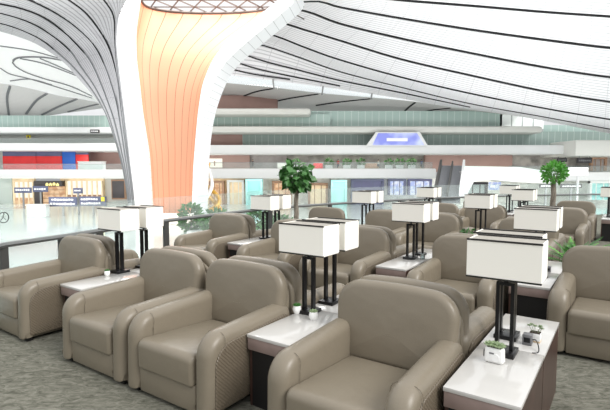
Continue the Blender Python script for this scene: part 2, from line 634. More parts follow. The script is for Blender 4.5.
def build_floors():
    edge = []
    for i, p in enumerate(RAIL):
        a, b = RAIL[max(i - 1, 0)], RAIL[min(i + 1, len(RAIL) - 1)]
        t = (b - a).normalized()
        edge.append((p.x - t.y * 0.18, p.y + t.x * 0.18))
    poly = edge + [(20, -5), (-4.0 - 0.18, -5)]
    struct(MB().prism(poly, -0.35, 0.0, 'z').build('floor', M['carpet']))
    struct(MB().box(-90, 90, 4, 125, FLOOR2 - 0.4, FLOOR2).build('floor_hall', M['hall_floor']))
build_floors()

# ---- galleries across the hall
D = 92.0
def X(px, Y): return (px - 305) / FPX * Y
def Zp(py, Y): return at(305, py, Y).z

def band(name, px0, px1, y0, y1, Y, depth, material, kind='structure', bevel=0.25):
    """a solid slab running across the hall, front face Y metres away"""
    o = MB().box(X(px0, Y), X(px1, Y), Y, Y + depth, Zp(y1, Y), Zp(y0, Y)).build(name, material, bevel=bevel)
    if kind:
        o['kind'] = kind
    return o

def glazed(name, px0, px1, y0, y1, Y, material, pane=1.2, thick=0.3):
    """a glazed wall with mullions every pane metres"""
    x0, x1, z0, z1 = X(px0, Y), X(px1, Y), Zp(y1, Y), Zp(y0, Y)
    n = max(1, round((x1 - x0) / pane))
    mb = MB()
    mb.loft([[(x0 + (x1 - x0) * k / n, Y, z) for k in range(n + 1)] for z in (z0, z1)], uvs=lambda i, k: (k, i))
    mb.loft([[(x0 + (x1 - x0) * k / n, Y + thick, z) for k in range(n + 1)] for z in (z1, z0)], uvs=lambda i, k: (k, i))
    for z, y in ((z0, 0), (z1, 0)):
        mb.loft([[(x0, Y, z), (x1, Y, z)], [(x0, Y + thick, z), (x1, Y + thick, z)]])
    return struct(mb.build(name, material))

def handrail(px0, px1, py, Y, h=1.1):
    """clear gallery balustrade"""
    x0, x1, z = X(px0, Y), X(px1, Y), Zp(py, Y)
    o = struct(MB().box(x0, x1, Y, Y + 0.06, z, z + h).build('trim_gallery_glass', M['glass']))
    p = MB()
    p.box(x0, x1, Y - 0.03, Y + 0.09, z + h, z + h + 0.09)
    struct(p.build('trim_gallery_rail', M['rail']))

# left wing
glazed('window_1', -70, 150, 115.5, 128, D + 4, M['teal'], 1.1)
band('gallery_slab', -70, 150, 127, 133, D, 8, M['white_slab'])
band('wall_gallery', -70, 150, 131, 146, D + 7, 1, M['grey_slab'])
band('gallery_slab', -70, 150, 143, 151, D - 1, 9, M['white_slab'])
band('wall_gallery', -70, 6, 149, 172, D + 7, 1, M['grey_slab'])
band('wall_gallery', 88, 150, 150, 172, D + 6, 1, M['brown_wall'])
band('wall_gallery', 6, 88, 150, 155, D + 7, 1, M['grey_slab'])
band('gallery_slab', -70, 150, 169.5, 178.5, D - 2, 10, M['white_slab'])
band('wall_shop', -70, 12, 176, 207, D + 5, 1, M['teal'])
band('wall_shop', 12, 34, 176, 207, D + 4, 1, M['beige'])
band('wall_shop', 60, 104, 176, 207, D + 4, 1, M['beige'])
band('wall_shop', 104, 150, 176, 207, D + 4.5, 1, M['grey_slab'])
handrail(-70, 150, 143, D - 0.7, 0.9)
handrail(-70, 150, 169.5, D - 1.7, 1.0)

# middle and right wings
band('wall_upper', 190, 278, 95, 110, D + 6, 1, M['brown_wall'])
band('gallery_slab', 190, 311, 108, 115, D - 2, 9, M['grey_slab'], bevel=0.6)
glazed('window_2', 190, 330, 114, 128, D + 2, M['teal'], 1.4)
glazed('window_3', 310, 500, 111, 128, D + 3, M['teal'], 1.4)
glazed('window_4', 498, 541, 105, 129, D + 3, M['pale_glass'], 2.0)
band('gallery_slab', 190, 541, 126, 133, D - 1, 9, M['grey_slab'], bevel=0.5)
band('wall_gallery', 190, 243, 131, 147, D + 3, 1, M['brown_wall'])
glazed('window_5', 243, 660, 131.5, 147, D + 3, M['teal_dark'], 1.3)
glazed('window_6', 541, 660, 125, 134, D + 5, M['teal'], 1.6)
band('gallery_slab', 190, 580, 145, 154, D - 2, 10, M['white_slab'])
band('gallery_slab', 574, 660, 140, 156, D - 6, 14, M['grey_slab'])
band('wall_gallery', 190, 250, 152, 172, D + 5, 1, M['brown_wall'])
band('wall_gallery', 250, 287, 152, 172, D + 6, 1, M['dark_recess'])
band('wall_gallery', 287, 424, 152, 172, D + 7, 1, M['gallery_busy'])
band('wall_gallery', 424, 512, 152, 172, D + 5, 1, M['brown_wall'])
band('wall_gallery', 512, 660, 152, 172, D + 7, 1, M['gallery_busy'])
band('gallery_slab', 190, 436, 168.5, 178.5, D - 3, 11, M['white_slab'])
band('gallery_slab', 508, 660, 172, 181, D - 3, 11, M['white_slab'])
band('wall_shop', 190, 246, 176, 208, D + 4, 1, M['beige'])
band('wall_shop', 262, 330, 176, 208, D + 4.5, 1, M['busy'])
band('wall_shop', 330, 420, 176, 208, D + 5, 1, M['busy'])
band('wall_shop', 420, 660, 178, 208, D + 6, 1, M['busy'])
handrail(190, 432, 168.5, D - 2.6, 1.1)
handrail(508, 660, 172, D - 2.6, 1.1)

# ---- ceiling: right canopy lofted through its slit lines
def px_line(pts, Yf, n=48):
    """pts: (px, py); Yf(px, py, i) gives how far away the ceiling hangs there"""
    return resample([at(x, y, Yf(x, y)) for x, y in pts], n)

RC = [
    ([(660, -8), (610, -10), (540, -16), (470, -24), (400, -30), (330, -20), (285, -6)], 56),
    ([(660, 20), (610, 16.5), (545, 12), (480, 6.5), (400, 0), (350, -6), (296, -4)], 62),
    ([(660, 51), (610, 48), (545, 40), (470, 29.5), (400, 18), (340, 7), (318, 1), (286, 3)], 68),
    ([(660, 80), (610, 77.3), (545, 67.5), (470, 53), (400, 38.3), (340, 23.6), (312, 13), (290, 8.5), (262, 12)], 74),
    ([(660, 107), (610, 102), (545, 91.5), (470, 75.3), (400, 59), (340, 40.6), (305, 30), (275, 22), (240, 26)], 79),
    ([(660, 126), (610, 119.5), (545, 108.5), (470, 93.5), (400, 77), (340, 60), (306, 48), (277, 36.6), (260, 33.5), (226, 34)], 83),
    ([(660, 137), (610, 129), (545, 117), (470, 103.5), (400, 87), (340, 71.7), (298, 57), (263, 45.4), (245, 43.5), (216, 46)], 87),
    ([(660, 142), (610, 133.5), (550, 122), (500, 113.5), (440, 105.5), (400, 98.5), (340, 89.5), (290, 82.5), (240, 76.5), (206, 72)], 92),
]
rc_lines = [px_line(p, lambda x, y, Y=Y: Y) for p, Y in RC]
def dense_rows(lines, k):
    """smooth rows between the given lines"""
    out = []
    n = len(lines)
    for i in range(n - 1):
        a, b, c, d = lines[max(i - 1, 0)], lines[i], lines[i + 1], lines[min(i + 2, n - 1)]
        for j in range(k):
            t = j / k
            out.append([0.5 * ((2 * q) + (r - p) * t + (2 * p - 5 * q + 4 * r - s) * t * t + (3 * q - p - 3 * r + s) * t ** 3) for p, q, r, s in zip(a, b, c, d)])
    out.append(lines[-1])
    return out
from mathutils.bvhtree import BVHTree
def surface(rows):
    b = MB().loft(rows)
    return BVHTree.FromPolygons(b.v, b.f)
def on(tree, pts, n=24, lift=0.1):
    """a line drawn on a ceiling surface"""
    out = []
    e = Vector((0, 0, EYE))
    pl = resample([(x, y, 0) for x, y in pts], n)
    for q in pl:
        d = (at(q.x, q.y, 50) - e).normalized()
        hit = tree.ray_cast(e, d)
        if hit[0] is not None:
            out.append(hit[0] - d * lift)
    return out
rc_rows = dense_rows(rc_lines, 4)
rc_tree = surface(rc_rows)
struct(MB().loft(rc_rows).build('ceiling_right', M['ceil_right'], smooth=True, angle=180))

def slit(line, w, material='slit', drop=0.1, h=0.2, name='trim_ceiling_slit', taper=0.0):
    pts = [p + (Vector((0, 0, EYE)) - p).normalized() * drop for p in line]
    n = len(pts)
    if n < 2:
        return
    ws = [w * min(1.0, (0.12 + i / max(1, taper * n)) if taper else 1.0, (0.12 + (n - 1 - i) / max(1, taper * n)) if taper else 1.0) for i in range(n)]
    struct(MB().bar(pts, ws, h).build(name, M[material]))
for i, w in ((1, 0.40), (2, 0.50), (3, 0.50), (4, 0.42), (5, 0.32), (6, 0.20)):
    slit(rc_lines[i], w)
for pts in ([(470, 107), (400, 92.5), (340, 80.5), (298, 70), (263, 61), (239, 52.7), (225, 49)],
            [(340, 86), (283, 74.7), (254, 68), (229, 60), (215, 56)], [(290, 79.5), (255, 74.5), (239, 71), (222, 67)]):
    slit(on(rc_tree, pts), 0.24)

# ---- grey ceiling beyond the rooflight strip
gc = [px_line(p, lambda x, y, Y=Y: Y, 30) for p, Y in (
    ([(190, 79), (222, 82.5), (274, 87.5), (325, 93.5), (405, 100.5), (470, 109), (520, 115)], 92),
    ([(190, 88), (222, 91), (275, 97), (325, 101), (405, 106), (470, 112), (520, 117)], 97),
    ([(190, 98), (230, 102), (275, 110), (325, 116), (405, 116), (470, 117), (520, 120)], 103))]
gc_rows = dense_rows(gc, 4)
gc_tree = surface(gc_rows)
struct(MB().loft(gc_rows).build('ceiling_far', M['ceil_grey'], smooth=True, angle=180))
for pts in ([(224, 83.5), (212, 90)], [(273, 88.5), (255, 92), (235, 99.5)], [(318, 94), (292, 98), (268, 103)], [(372, 98.5), (340, 102), (316, 105.5)],
            [(415, 102.5), (408, 108), (402, 114)], [(450, 108), (430, 110.5), (415, 114.5)]):
    slit(on(gc_tree, pts, 10), 0.34, 'slit', 0.05)
for pxa, pya, pxb, pyb in ((222, 74, 224, 84), (273, 79.5, 274, 89), (323, 86.5, 322, 95), (372, 93.5, 371, 99)):
    struct(MB().bar([at(pxa, pya, 91.8), at(pxb, pyb, 91.8)], 0.4, 0.3).build('trim_rooflight_bar', M['rail']))
struct(MB().loft([[at(x, y, 92.6) for x, y in ((190, 69), (222, 73), (298, 84), (340, 88), (405, 97))], [at(x, y, 92.4) for x, y in ((190, 76), (222, 82), (298, 92), (340, 95.5), (405, 100))]]).build('window_rooflight', M['clear']))

# ---- column and left canopy: one cladding surface swept from the foot up into the ceiling
def smooth01(t):
    t = max(0.0, min(1.0, t))
    return t * t * (3 - 2 * t)
FL = [  # from the rim edge to the lower left edge, each from the foot upward
    [(135.5, 224), (135, 201), (131, 168), (124.3, 110), (117.7, 58), (116.3, 38), (119, 15), (126, 0), (134, -14)],
    [(134.7, 224), (134, 201), (130, 168), (122.6, 110), (116.2, 62), (114.6, 38), (113.5, 16), (104, 0), (92, -14)],
    [(133.5, 224), (132.6, 201), (128.8, 168), (121, 110), (117, 78), (110, 50), (100, 31), (86, 13), (69, 0), (48, -14)],
    [(132.5, 224), (131.2, 201), (127, 168), (118, 112), (112.5, 89), (105, 67), (94, 45), (75, 26), (54, 12), (29, 0), (0, -10), (-30, -18)],
    [(131.3, 224), (130, 201), (125.2, 168), (115.5, 126), (108, 103), (99, 80), (90, 61), (79, 47), (64, 32), (44, 17.5), (23, 9), (0, 4), (-40, -3)],
    [(130.3, 224), (129, 201), (123.8, 168), (115, 136), (107, 112), (94, 86), (80, 66), (69, 50), (50, 34), (29, 22), (0, 13), (-40, 6)],
    [(129.5, 224), (128.3, 201), (122.8, 168), (114.5, 138), (105, 112), (90, 87.5), (74, 68), (60, 55), (43, 41), (24, 31), (0, 23), (-40, 14)],
    [(129, 224), (127.8, 201), (122, 166), (114, 139), (104, 111), (96, 99), (76, 76), (62, 61), (38, 45), (20, 37.5), (0, 31.5), (-40, 22)],
]
NF = len(FL)
fl_lines = []
for i, pts in enumerate(FL):
    tt = i / (NF - 1)
    def Yf(x, y, tt=tt):
        base = 60 + 4 * tt
        cap = min(22.6 * FPX / max(30.0, 170 - y), 77)
        return base + (max(cap, base) - base) * smooth01((125 - y) / 95) * (0.25 + 0.75 * tt)
    fl_lines.append(px_line(pts, Yf, 54))
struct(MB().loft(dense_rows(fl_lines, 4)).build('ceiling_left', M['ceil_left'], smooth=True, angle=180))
for i, (a, b), w in ((1, (34, 54), 0.16), (2, (28, 54), 0.22), (3, (27, 54), 0.28), (4, (31, 54), 0.36), (5, (33, 54), 0.28), (6, (36, 54), 0.18)):
    slit(fl_lines[i][a:b], w, 'slit', 0.1, taper=0.45)
    slit(fl_lines[i][3:a + 6], 0.055, 'seam', 0.1)

# rim and inside of the column
IL = [(152.5, 232), (151, 201), (148, 154), (141, 112), (138, 85), (134.5, 58), (133.8, 31), (136.5, 12), (138, 0), (140, -8)]
IR = [(191.5, 232), (192, 207), (193.2, 168), (195.5, 139), (198, 112), (202, 85), (211, 62), (224, 43), (243, 27), (268, 8), (282, -2)]
OR = [(196.2, 232), (196.8, 198), (198.3, 154), (201, 128), (205, 108), (210.5, 91), (218, 73), (228, 58.5), (248, 41), (274, 20), (300, -2)]
OL = [(135.8, 232), (135, 201), (131, 168), (124.3, 110), (117.7, 58), (116.3, 38), (119, 15), (126, 0), (131, -8)]
YC = 60.0
def curve_at(pts, z):
    """x of a px edge at height z (edge standing YC metres away)"""
    q = [at(a, b, YC) for a, b in pts]
    for p, r in zip(q, q[1:]):
        if p.z <= z <= r.z:
            return p.x + (r.x - p.x) * (z - p.z) / (r.z - p.z)
    return q[0].x if z < q[0].z else q[-1].x
ZT = Zp(-7, YC)
zs = [FLOOR2 + (ZT - FLOOR2) * k / 44 for k in range(45)]
def smooth_line(v):
    for _ in range(2):
        v = [v[0]] + [(v[i - 1] + 2 * v[i] + v[i + 1]) / 4 for i in range(1, len(v) - 1)] + [v[-1]]
    return v
il, ir, orr, ol = [smooth_line([curve_at(e, z) for z in zs]) for e in (IL, IR, OR, OL)]
inner = []
for k, z in enumerate(zs):
    w = ir[k] - il[k]
    c = (ir[k] + il[k]) / 2
    ring = []
    for j in range(33):
        back = w * 0.42 * math.sin(math.pi * j / 32) ** 0.5
        ring.append(((c - w / 2 * math.cos(math.pi * j / 32)) * (1 + 0.9 * back / YC), YC + back, z))
    inner.append(ring)
cols = [[inner[k][j] for k in range(len(zs))] for j in range(33)]
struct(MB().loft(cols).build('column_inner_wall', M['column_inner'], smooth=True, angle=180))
rim = MB()
rim.loft([[(ol[k], YC, zs[k]) for k in range(45)], [(il[k], YC - 0.02, zs[k]) for k in range(45)], [(il[k], YC + 0.8, zs[k]) for k in range(45)]])
struct(rim.build('column_rim', M['column_white']))
rim = MB()
rim.loft([[(ir[k], YC + 0.8, zs[k]) for k in range(45)], [(ir[k], YC - 0.02, zs[k]) for k in range(45)], [(orr[k], YC, zs[k]) for k in range(45)], [(orr[k] + 0.6, YC + 4, zs[k]) for k in range(45)]])
struct(rim.build('column_rim', M['column_white']))
struct(MB().box(X(145, 59), X(200, 59), 58.6, 60.4, FLOOR2, Zp(214, 59)).build('trim_column_plinth', M['white_slab'], bevel=0.1))
# triangulated rooflight over the column
lat = MB()
zl = ZT + 0.2
x0, x1, ya, yb = X(95, YC), X(284, YC), 50.0, 71.0
stp = 3.0
rowsn = int((yb - ya) / (stp * 0.866))
for r in range(rowsn + 1):
    y = ya + r * stp * 0.866
    off = stp / 2 if r % 2 else 0
    lat.bar([(x0, y, zl), (x1, y, zl)], 0.15, 0.12)
    if r < rowsn:
        n = int((x1 - x0) / stp) + 1
        for k in range(n):
            xx = x0 + off + k * stp
            for s in (-0.5, 0.5):
                lat.bar([(xx, y, zl), (xx + s * stp, y + stp * 0.866, zl)], 0.13, 0.12)
struct(lat.build('trim_rooflight_lattice', M['lattice']))
struct(MB().tube([inner[-1][j] for j in range(33)], 0.2, 6).build('trim_rooflight_ring', M['lattice']))

# ---- far left ceiling with the almond rooflight
fc = [px_line(p, lambda x, y, Y=Y: Y, 24) for p, Y in (
    ([(-40, 18), (0, 28), (38, 42), (62, 58), (80, 76), (100, 100)], 82),
    ([(-40, 42), (0, 50), (35, 58), (62, 72), (84, 90), (104, 103)], 86),
    ([(-40, 84), (0, 83), (30, 88), (58, 95), (84, 99), (108, 104)], 92))]
fc_rows = dense_rows(fc, 5)
fc_tree = surface(fc_rows)
struct(MB().loft(fc_rows).build('ceiling_far_left', M['ceil_far'], smooth=True, angle=180))
fg = [px_line(p, lambda x, y, Y=Y: Y, 24) for p, Y in (
    ([(-40, 84), (0, 83.5), (30, 88.5), (58, 95.5), (84, 99.5), (110, 105)], 92.5),
    ([(-40, 116), (0, 117), (40, 116.5), (66, 113), (90, 110), (112, 107)], 100))]
fg_rows = dense_rows(fg, 5)
fg_tree = surface(fg_rows)
struct(MB().loft(fg_rows).build('ceiling_far_grey', M['ceil_grey'], smooth=True, angle=180))
for pts, w in (([(63, 60.5), (45, 57.6), (30, 57), (18, 57.8), (13, 60.5), (14, 65), (25, 72), (45, 79), (70, 86), (92, 96)], 0.3),
               ([(63, 60.5), (45, 57.6), (30, 57), (18, 57.8), (13, 60.5)], 0.42),
               ([(20, 58.5), (45, 64), (80, 77)], 0.16), ([(40, 58.5), (60, 67), (78, 75)], 0.2),
               ([(0, 68), (10, 74), (30, 79), (60, 88), (92, 98)], 0.15), ([(0, 46), (30, 50.5), (58, 58)], 0.14), ([(10, 81), (30, 79.2), (52, 85)], 0.14)):
    slit(on(fc_tree, pts, 30), w * 0.6, 'seam', 0.05)
for pts in ([(10, 86), (7, 98), (9, 116)], [(47, 93.5), (36, 101), (26, 114)], [(77, 99), (58, 107), (42, 115)], [(98, 104), (86, 107), (68, 112)]):
    slit(on(fg_tree, pts, 14), 0.42, 'seam', 0.05)

# ================================================================== THINGS IN THE HALL
def slab_thing(name, label, cat, px0, px1, y0, y1, Y, depth, material, group=None):
    xc = (X(px0, Y) + X(px1, Y)) / 2
    w = X(px1, Y) - X(px0, Y)
    z0, z1 = Zp(y1, Y), Zp(y0, Y)
    t = thing(name, label, cat, (xc, Y, z0), 0, group)
    return t, w, z1 - z0

def hoarding(label, px0, px1, y0, y1, Y, m_low, m_top=None, frac=0.25):
    t, w, h = slab_thing('hoarding', label, 'hoarding', px0, px1, y0, y1, Y, 0.4, m_low, 'hoardings on the upper gallery')
    MB().box(-w / 2, w / 2, 0, 0.4, 0, h * (1 - frac if m_top else 1)).build('panel', M[m_low], t, bevel=0.03)
    if m_top:
        MB().box(-w / 2, w / 2, 0.05, 0.45, h * (1 - frac), h).build('header', M[m_top], t, bevel=0.03)
    return t
HY = D + 2
hoarding('long red hoarding with a navy top at the far left gallery, left of its twin', 4, 37, 151.5, 170, HY, 'red', 'navy')
hoarding('red hoarding with a navy top touching the blue hoarding on the far gallery', 37.4, 63, 151.5, 170, HY, 'red', 'navy')
hoarding('plain blue hoarding standing between red hoardings on the far gallery', 63.4, 76.3, 152, 170, HY, 'blue')
hoarding('short red hoarding right of the blue hoarding on the far gallery', 76.7, 89, 152.5, 170, HY, 'red', 'navy', 0.12)
t = thing('kiosk', 'low white kiosk box in front of the short red hoarding on the gallery', 'kiosk', (X(94, D), D - 1.3, Zp(169.5, D - 2)), 0)
MB().box(-2.4, 2.4, 0, 1.5, 0, 1.45).build('body', M['white_slab'], t, bevel=0.05)
MB().box(-2.5, 2.5, -0.1, 1.6, 1.45, 1.6).build('counter_top', M['grey_slab'], t, bevel=0.03)

t = thing('kiosk', 'white service kiosk on the hall floor in front of the dark shop front', 'kiosk', (X(35, 68), 68.0, FLOOR2), 0)
MB().box(-1.4, 1.4, 0, 1.2, 0, 1.75).build('body', M['white_slab'], t, bevel=0.08)
MB().box(-1.55, 1.55, -0.1, 1.3, 1.75, 1.9).build('counter_top', M['grey_slab'], t, bevel=0.03)

def board(name, label, cat, px0, px1, y0, y1, Y, back, marks, group=None, depth=0.25, post=None, hang=0):
    """a hanging or standing sign: dark board, pale characters"""
    t, w, h = slab_thing(name, label, cat, px0, px1, y0, y1, Y, depth, back, group)
    MB().box(-w / 2, w / 2, 0, depth, 0, h).build('panel', M[back], t, bevel=0.02)
    for (u0, u1, v0, v1, mm) in marks:
        MB().box(-w / 2 + u0 * w, -w / 2 + u1 * w, -0.05, 0.0, v0 * h, v1 * h).build('lettering', M[mm], t)
    if post:
        zb = FLOOR2 - t.location.z
        MB().box(-0.12, 0.12, 0.02, depth - 0.02, zb, 0).build('post', M['rail'], t)
    if hang:
        for sx in (-0.35, 0.35):
            MB().box(sx * w - 0.06, sx * w + 0.06, 0.06, depth - 0.06, h, h + hang).build('hanger', M['rail'], t)
    return t
def strokes(u0, u1, v0, v1, n, mm, seed):
    rnd = random.Random(seed)
    out = []
    s = (u1 - u0) / n
    for k in range(n):
        a = u0 + k * s
        out.append((a + s * 0.08, a + s * 0.85, v0 + (v1 - v0) * rnd.uniform(0, .2), v1 - (v1 - v0) * rnd.uniform(0, .25), mm))
    return out
SY = 84.0
# a shop with a lit name board
t, w, h = slab_thing('shop_front', 'dark shop front with glowing yellow characters above warm shelves, ground floor far left', 'shop', 34, 62, 181, 206, D + 2, 1, 'dark')
MB().box(-w / 2, w / 2, 0, 1.2, h * 0.78, h).build('fascia', M['dark'], t, bevel=0.03)
MB().box(-w / 2, -w * 0.28, 0, 1.2, 0, h * 0.78).build('pier', M['dark'], t, bevel=0.03)
MB().box(-w * 0.28, w / 2, 0.9, 1.2, 0, h * 0.78).build('lit_shelves', M['glow_warm'], t)
for k in range(4):
    MB().box(-w * 0.28, w / 2, 0.7, 0.95, h * (0.12 + 0.17 * k), h * (0.14 + 0.17 * k)).build('shelf', M['brown_frame'], t)
for a, b, c, d, mm in strokes(0.42, 0.92, 0.80, 0.95, 4, 'glow_yellow', 3):
    for q in range(3):
        MB().box(-w / 2 + (a + (b - a) * q * 0.35) * w, -w / 2 + (a + (b - a) * (q * 0.35 + 0.22)) * w, -0.1, 0, (c + 0.02 * (q % 2)) * h, (d - 0.03 * ((q + 1) % 2)) * h).build('lettering', M[mm], t)
t, w, h = slab_thing('shop_front', 'warm lit shop window with cream curtains, left of the dark shop front', 'shop', 14, 33, 182, 206, D + 3, 1, 'beige')
MB().box(-w / 2, w / 2, 0.2, 0.5, 0, h).build('lit_window', M['glow_white'], t)
MB().box(-w / 2, w / 2, 0, 0.3, 0, h * 0.35).build('lit_shelves', M['glow_warm'], t)
for k in range(5):
    MB().box(-w / 2 + w * k / 4 - 0.12, -w / 2 + w * k / 4 + 0.12, -0.1, 0.5, 0, h).build('mullion', M['beige'], t)
t, w, h = slab_thing('shop_front', 'cream curtained shop window right of the dark shop front', 'shop', 66.5, 102, 181, 206, D + 3, 1, 'beige')
MB().box(-w / 2, w / 2, 0.2, 0.5, h * 0.45, h).build('lit_window', M['glow_white'], t)
MB().box(-w / 2, w / 2, 0.1, 0.5, 0, h * 0.45).build('counter', M['brown_frame'], t)
for k in range(8):
    MB().box(-w / 2 + w * k / 7 - 0.12, -w / 2 + w * k / 7 + 0.12, -0.1, 0.5, 0, h).build('mullion', M['beige'], t)
t, w, h = slab_thing('shop_front', 'black display panel on the wall just left of the big column', 'shop', 112, 124, 181, 198, D + 2, 1, 'dark')
MB().box(-w / 2, w / 2, 0, 0.8, 0, h).build('panel', M['dark'], t, bevel=0.05)
MB().box(-w / 2 - 0.2, w / 2 + 0.2, 0.1, 0.9, -0.3, h + 0.3).build('frame', M['brown_frame'], t, bevel=0.05)
g = 'wayfinding signs in the hall'
board('hall_sign', 'small slate blue sign with white lettering over the warm lit window', 'sign', 14, 31, 187.5, 193, SY, 'sign_blue', strokes(.08, .92, .35, .75, 7, 'sign_white', 4), g, post=True)
board('hall_sign', 'slate blue sign with white lettering across the dark shop front', 'sign', 32.5, 47.5, 186, 192, SY, 'sign_blue', strokes(.1, .9, .3, .7, 5, 'sign_white', 5), g, post=True)
board('hall_sign', 'long slate blue two-line sign with white lettering, left one of the pair near the column', 'sign', 48, 76, 197, 206.5, 70, 'sign_blue', strokes(.1, .9, .6, .85, 8, 'sign_white', 6) + strokes(.05, .95, .15, .4, 9, 'sign_white', 7), g, post=True)
board('hall_sign', 'long slate blue sign with a yellow square at its right end, near the column', 'sign', 79, 105.5, 196.5, 206, 70, 'sign_blue', strokes(.05, .7, .6, .85, 7, 'sign_white', 8) + strokes(.05, .8, .15, .4, 8, 'sign_white', 9) + [(.82, .95, .5, .95, 'sign_yellow')], g, post=True)
board('hall_sign', 'small grey blue sign above the gap between the two long signs', 'sign', 73, 82, 188, 193.5, 72, 'sign_blue', strokes(.15, .85, .35, .7, 4, 'sign_white', 10), g, post=True)
board('gallery_sign', 'black strip sign on the upper left gallery near the column', 'sign', 92, 101, 129.5, 133, D - 0.26, 'dark', strokes(.1, .9, .35, .7, 4, 'sign_white', 11))
board('gallery_sign', 'yellow square sign on the grey upper left gallery', 'sign', 28.5, 32.5, 135, 139, D + 5, 'sign_yellow', [(.3, .7, .3, .7, 'dark')])
board('white_sign', 'blank white lightbox sign right of the far bushy tree', 'sign', 568.5, 587.5, 167.5, 175, 60, 'white_slab', [(.04, .96, .06, .94, 'sign_white')], post=True)
board('flight_display', 'black hanging flight display over the far right gallery', 'screen', 576, 591, 158, 163, D - 4, 'dark', strokes(.1, .9, .3, .7, 6, 'grey_plastic', 12), hang=0.5)
board('flight_display', 'short black hanging display left of the longer one, far right gallery', 'screen', 556, 566, 158, 162, D, 'dark', strokes(.1, .9, .3, .7, 4, 'grey_plastic', 13), hang=0.8)
board('white_screen', 'white lit wall panel on the brown gallery wall right of the column', 'screen', 201, 222.5, 158.5, 167.5, D + 4.74, 'glow_white', [(.3, .36, .2, .7, 'dark'), (.62, .68, .2, .7, 'brown_frame')])
board('blue_display', 'blue lit display under the white bridge by the escalator', 'screen', 489, 501, 182, 190, 80, 'screen_blue', [(.1, .5, .3, .6, 'sign_white')])
board('hall_sign', 'long dark sign beam right of the bushy tree trunk', 'sign', 561, 582, 184, 188, 70, 'dark', strokes(.05, .95, .3, .65, 8, 'sign_white', 14), g, post=True)
board('hall_sign', 'short dark sign beam left of the bushy tree trunk', 'sign', 540, 553, 184, 188, 70, 'dark', strokes(.05, .95, .3, .65, 5, 'sign_white', 15), g, post=True)

# big advertising screen: a leaning trapezoid with a white frame
t = thing('advertising_screen', 'big blue trapezoid advertising screen in a white frame on the gallery', 'screen', at(400, 146, D - 2.4), 0)
def trap(a, b, c, d, Y):
    o = at(400, 146, D - 2.4)
    return [(p.x - o.x, p.z - o.z) for p in (at(*q, Y) for q in (a, b, c, d))]
MB().prism(trap((366, 146), (428, 146), (420, 132), (376, 132), D - 2.4), 0.0, 0.6).build('frame', M['white_slab'], t, bevel=0.05)
MB().prism(trap((372.5, 145), (424, 145), (417, 133.2), (378, 133.2), D - 2.4), -0.12, 0.0).build('display', M['screen'], t)
MB().box(-0.6 - 2, 3.4 - 2, -0.2, -0.12, 0.9, 1.5).build('lettering', M['sign_white'], t)

# glass boxes, shops in the middle
def shop(label, px0, px1, y0, y1, Y, frame, fill, sill=0.0):
    t, w, h = slab_thing('shop_front', label, 'shop', px0, px1, y0, y1, Y, 1, frame)
    f = 0.45
    MB().box(-w / 2, -w / 2 + f, 0, 0.8, 0, h).build('pier', M[frame], t, bevel=0.03)
    MB().box(w / 2 - f, w / 2, 0, 0.8, 0, h).build('pier', M[frame], t, bevel=0.03)
    MB().box(-w / 2, w / 2, -0.05, 0.85, h - f, h).build('fascia', M[frame], t, bevel=0.03)
    MB().box(-w / 2 + f, w / 2 - f, 0.4, 0.7, 0, h - f).build('shop_window', M[fill], t)
    for k in range(1, 3):
        MB().box(-w / 2 + w * k / 3 - 0.08, -w / 2 + w * k / 3 + 0.08, 0.3, 0.5, 0, h - f).build('mullion', M[frame], t)
    return t
shop('brown framed shop front with warm window behind the gold sculpture', 209, 224, 181, 207, D + 1.5, 'brown_frame', 'glow_warm')
shop('white framed shop front left of the aqua glass box', 227, 244, 180, 207, D + 2, 'white_slab', 'beige')
shop('aqua glass lift box beside the white framed shop front', 245.5, 262.5, 179, 207, D, 'aqua', 'aqua')
shop('brown framed shop front half hidden by the tree near the middle', 272, 292, 181, 207, D + 2, 'brown_frame', 'glow_warm')
shop('brown framed shop window between the tree and the aqua screen', 308, 328, 183, 207, D + 2, 'brown_frame', 'beige')
shop('aqua glass front right of the middle tree', 331, 347, 180, 207, D, 'aqua', 'aqua')
shop('dark blue shop front behind the far lamp pair by the rail', 351, 384, 179, 207, D + 2, 'sign_blue', 'navy')
shop('blue lit shop front left of the escalator', 388, 406, 179, 195, D + 2, 'sign_blue', 'screen_blue')
shop('navy shop front with white signs next to the escalator', 408, 432, 179, 195, D + 2, 'navy', 'screen_blue')
shop('dark recessed shop front beneath the white bridge', 466, 488, 182, 200, 84, 'dark', 'teal_dark')
shop('pale shop front below the far right gallery', 590, 612, 181, 200, D, 'white_slab', 'aqua')
shop('grey shop front on the far right gallery beside the picture edge', 590, 606, 157, 171, D + 3, 'brown_frame', 'dark_recess')

# bridge and escalator on the right
bp = [(463, 171), (512, 167.5), (546, 175), (546, 183), (518, 182), (478, 182), (466, 196), (462, 196)]
BY = 78.0
struct(MB().prism([(p.x, p.z) for p in (at(a, b, BY) for a, b in [(463, 171), (520, 172), (560, 178), (560, 184), (516, 182), (490, 179.5), (474, 181.5), (466, 197), (461, 197)])], BY, BY + 5).build('floor_bridge', M['white_slab']))
struct(MB().prism([(p.x, p.z) for p in (at(a, b, BY) for a, b in [(464, 166), (520, 167), (560, 173), (560, 178), (520, 172), (464, 171)])], BY, BY + 0.1).build('trim_bridge_glass', M['teal']))
t = thing('escalator', 'wide grey escalator climbing to the white bridge on the right', 'escalator', at(448, 200, 76), 0)
e0 = at(448, 200, 76)
top, bot = [(441, 165.5), (464, 165.5)], [(434.5, 197), (460, 197)]
def rel(p): return (p.x - e0.x, p.y - e0.y, p.z - e0.z)
a, b, c, d = at(*top[0], 82), at(*top[1], 82), at(*bot[1], 72), at(*bot[0], 72)
mb = MB()
mb.loft([[rel(d), rel(c)], [rel(a), rel(b)]])
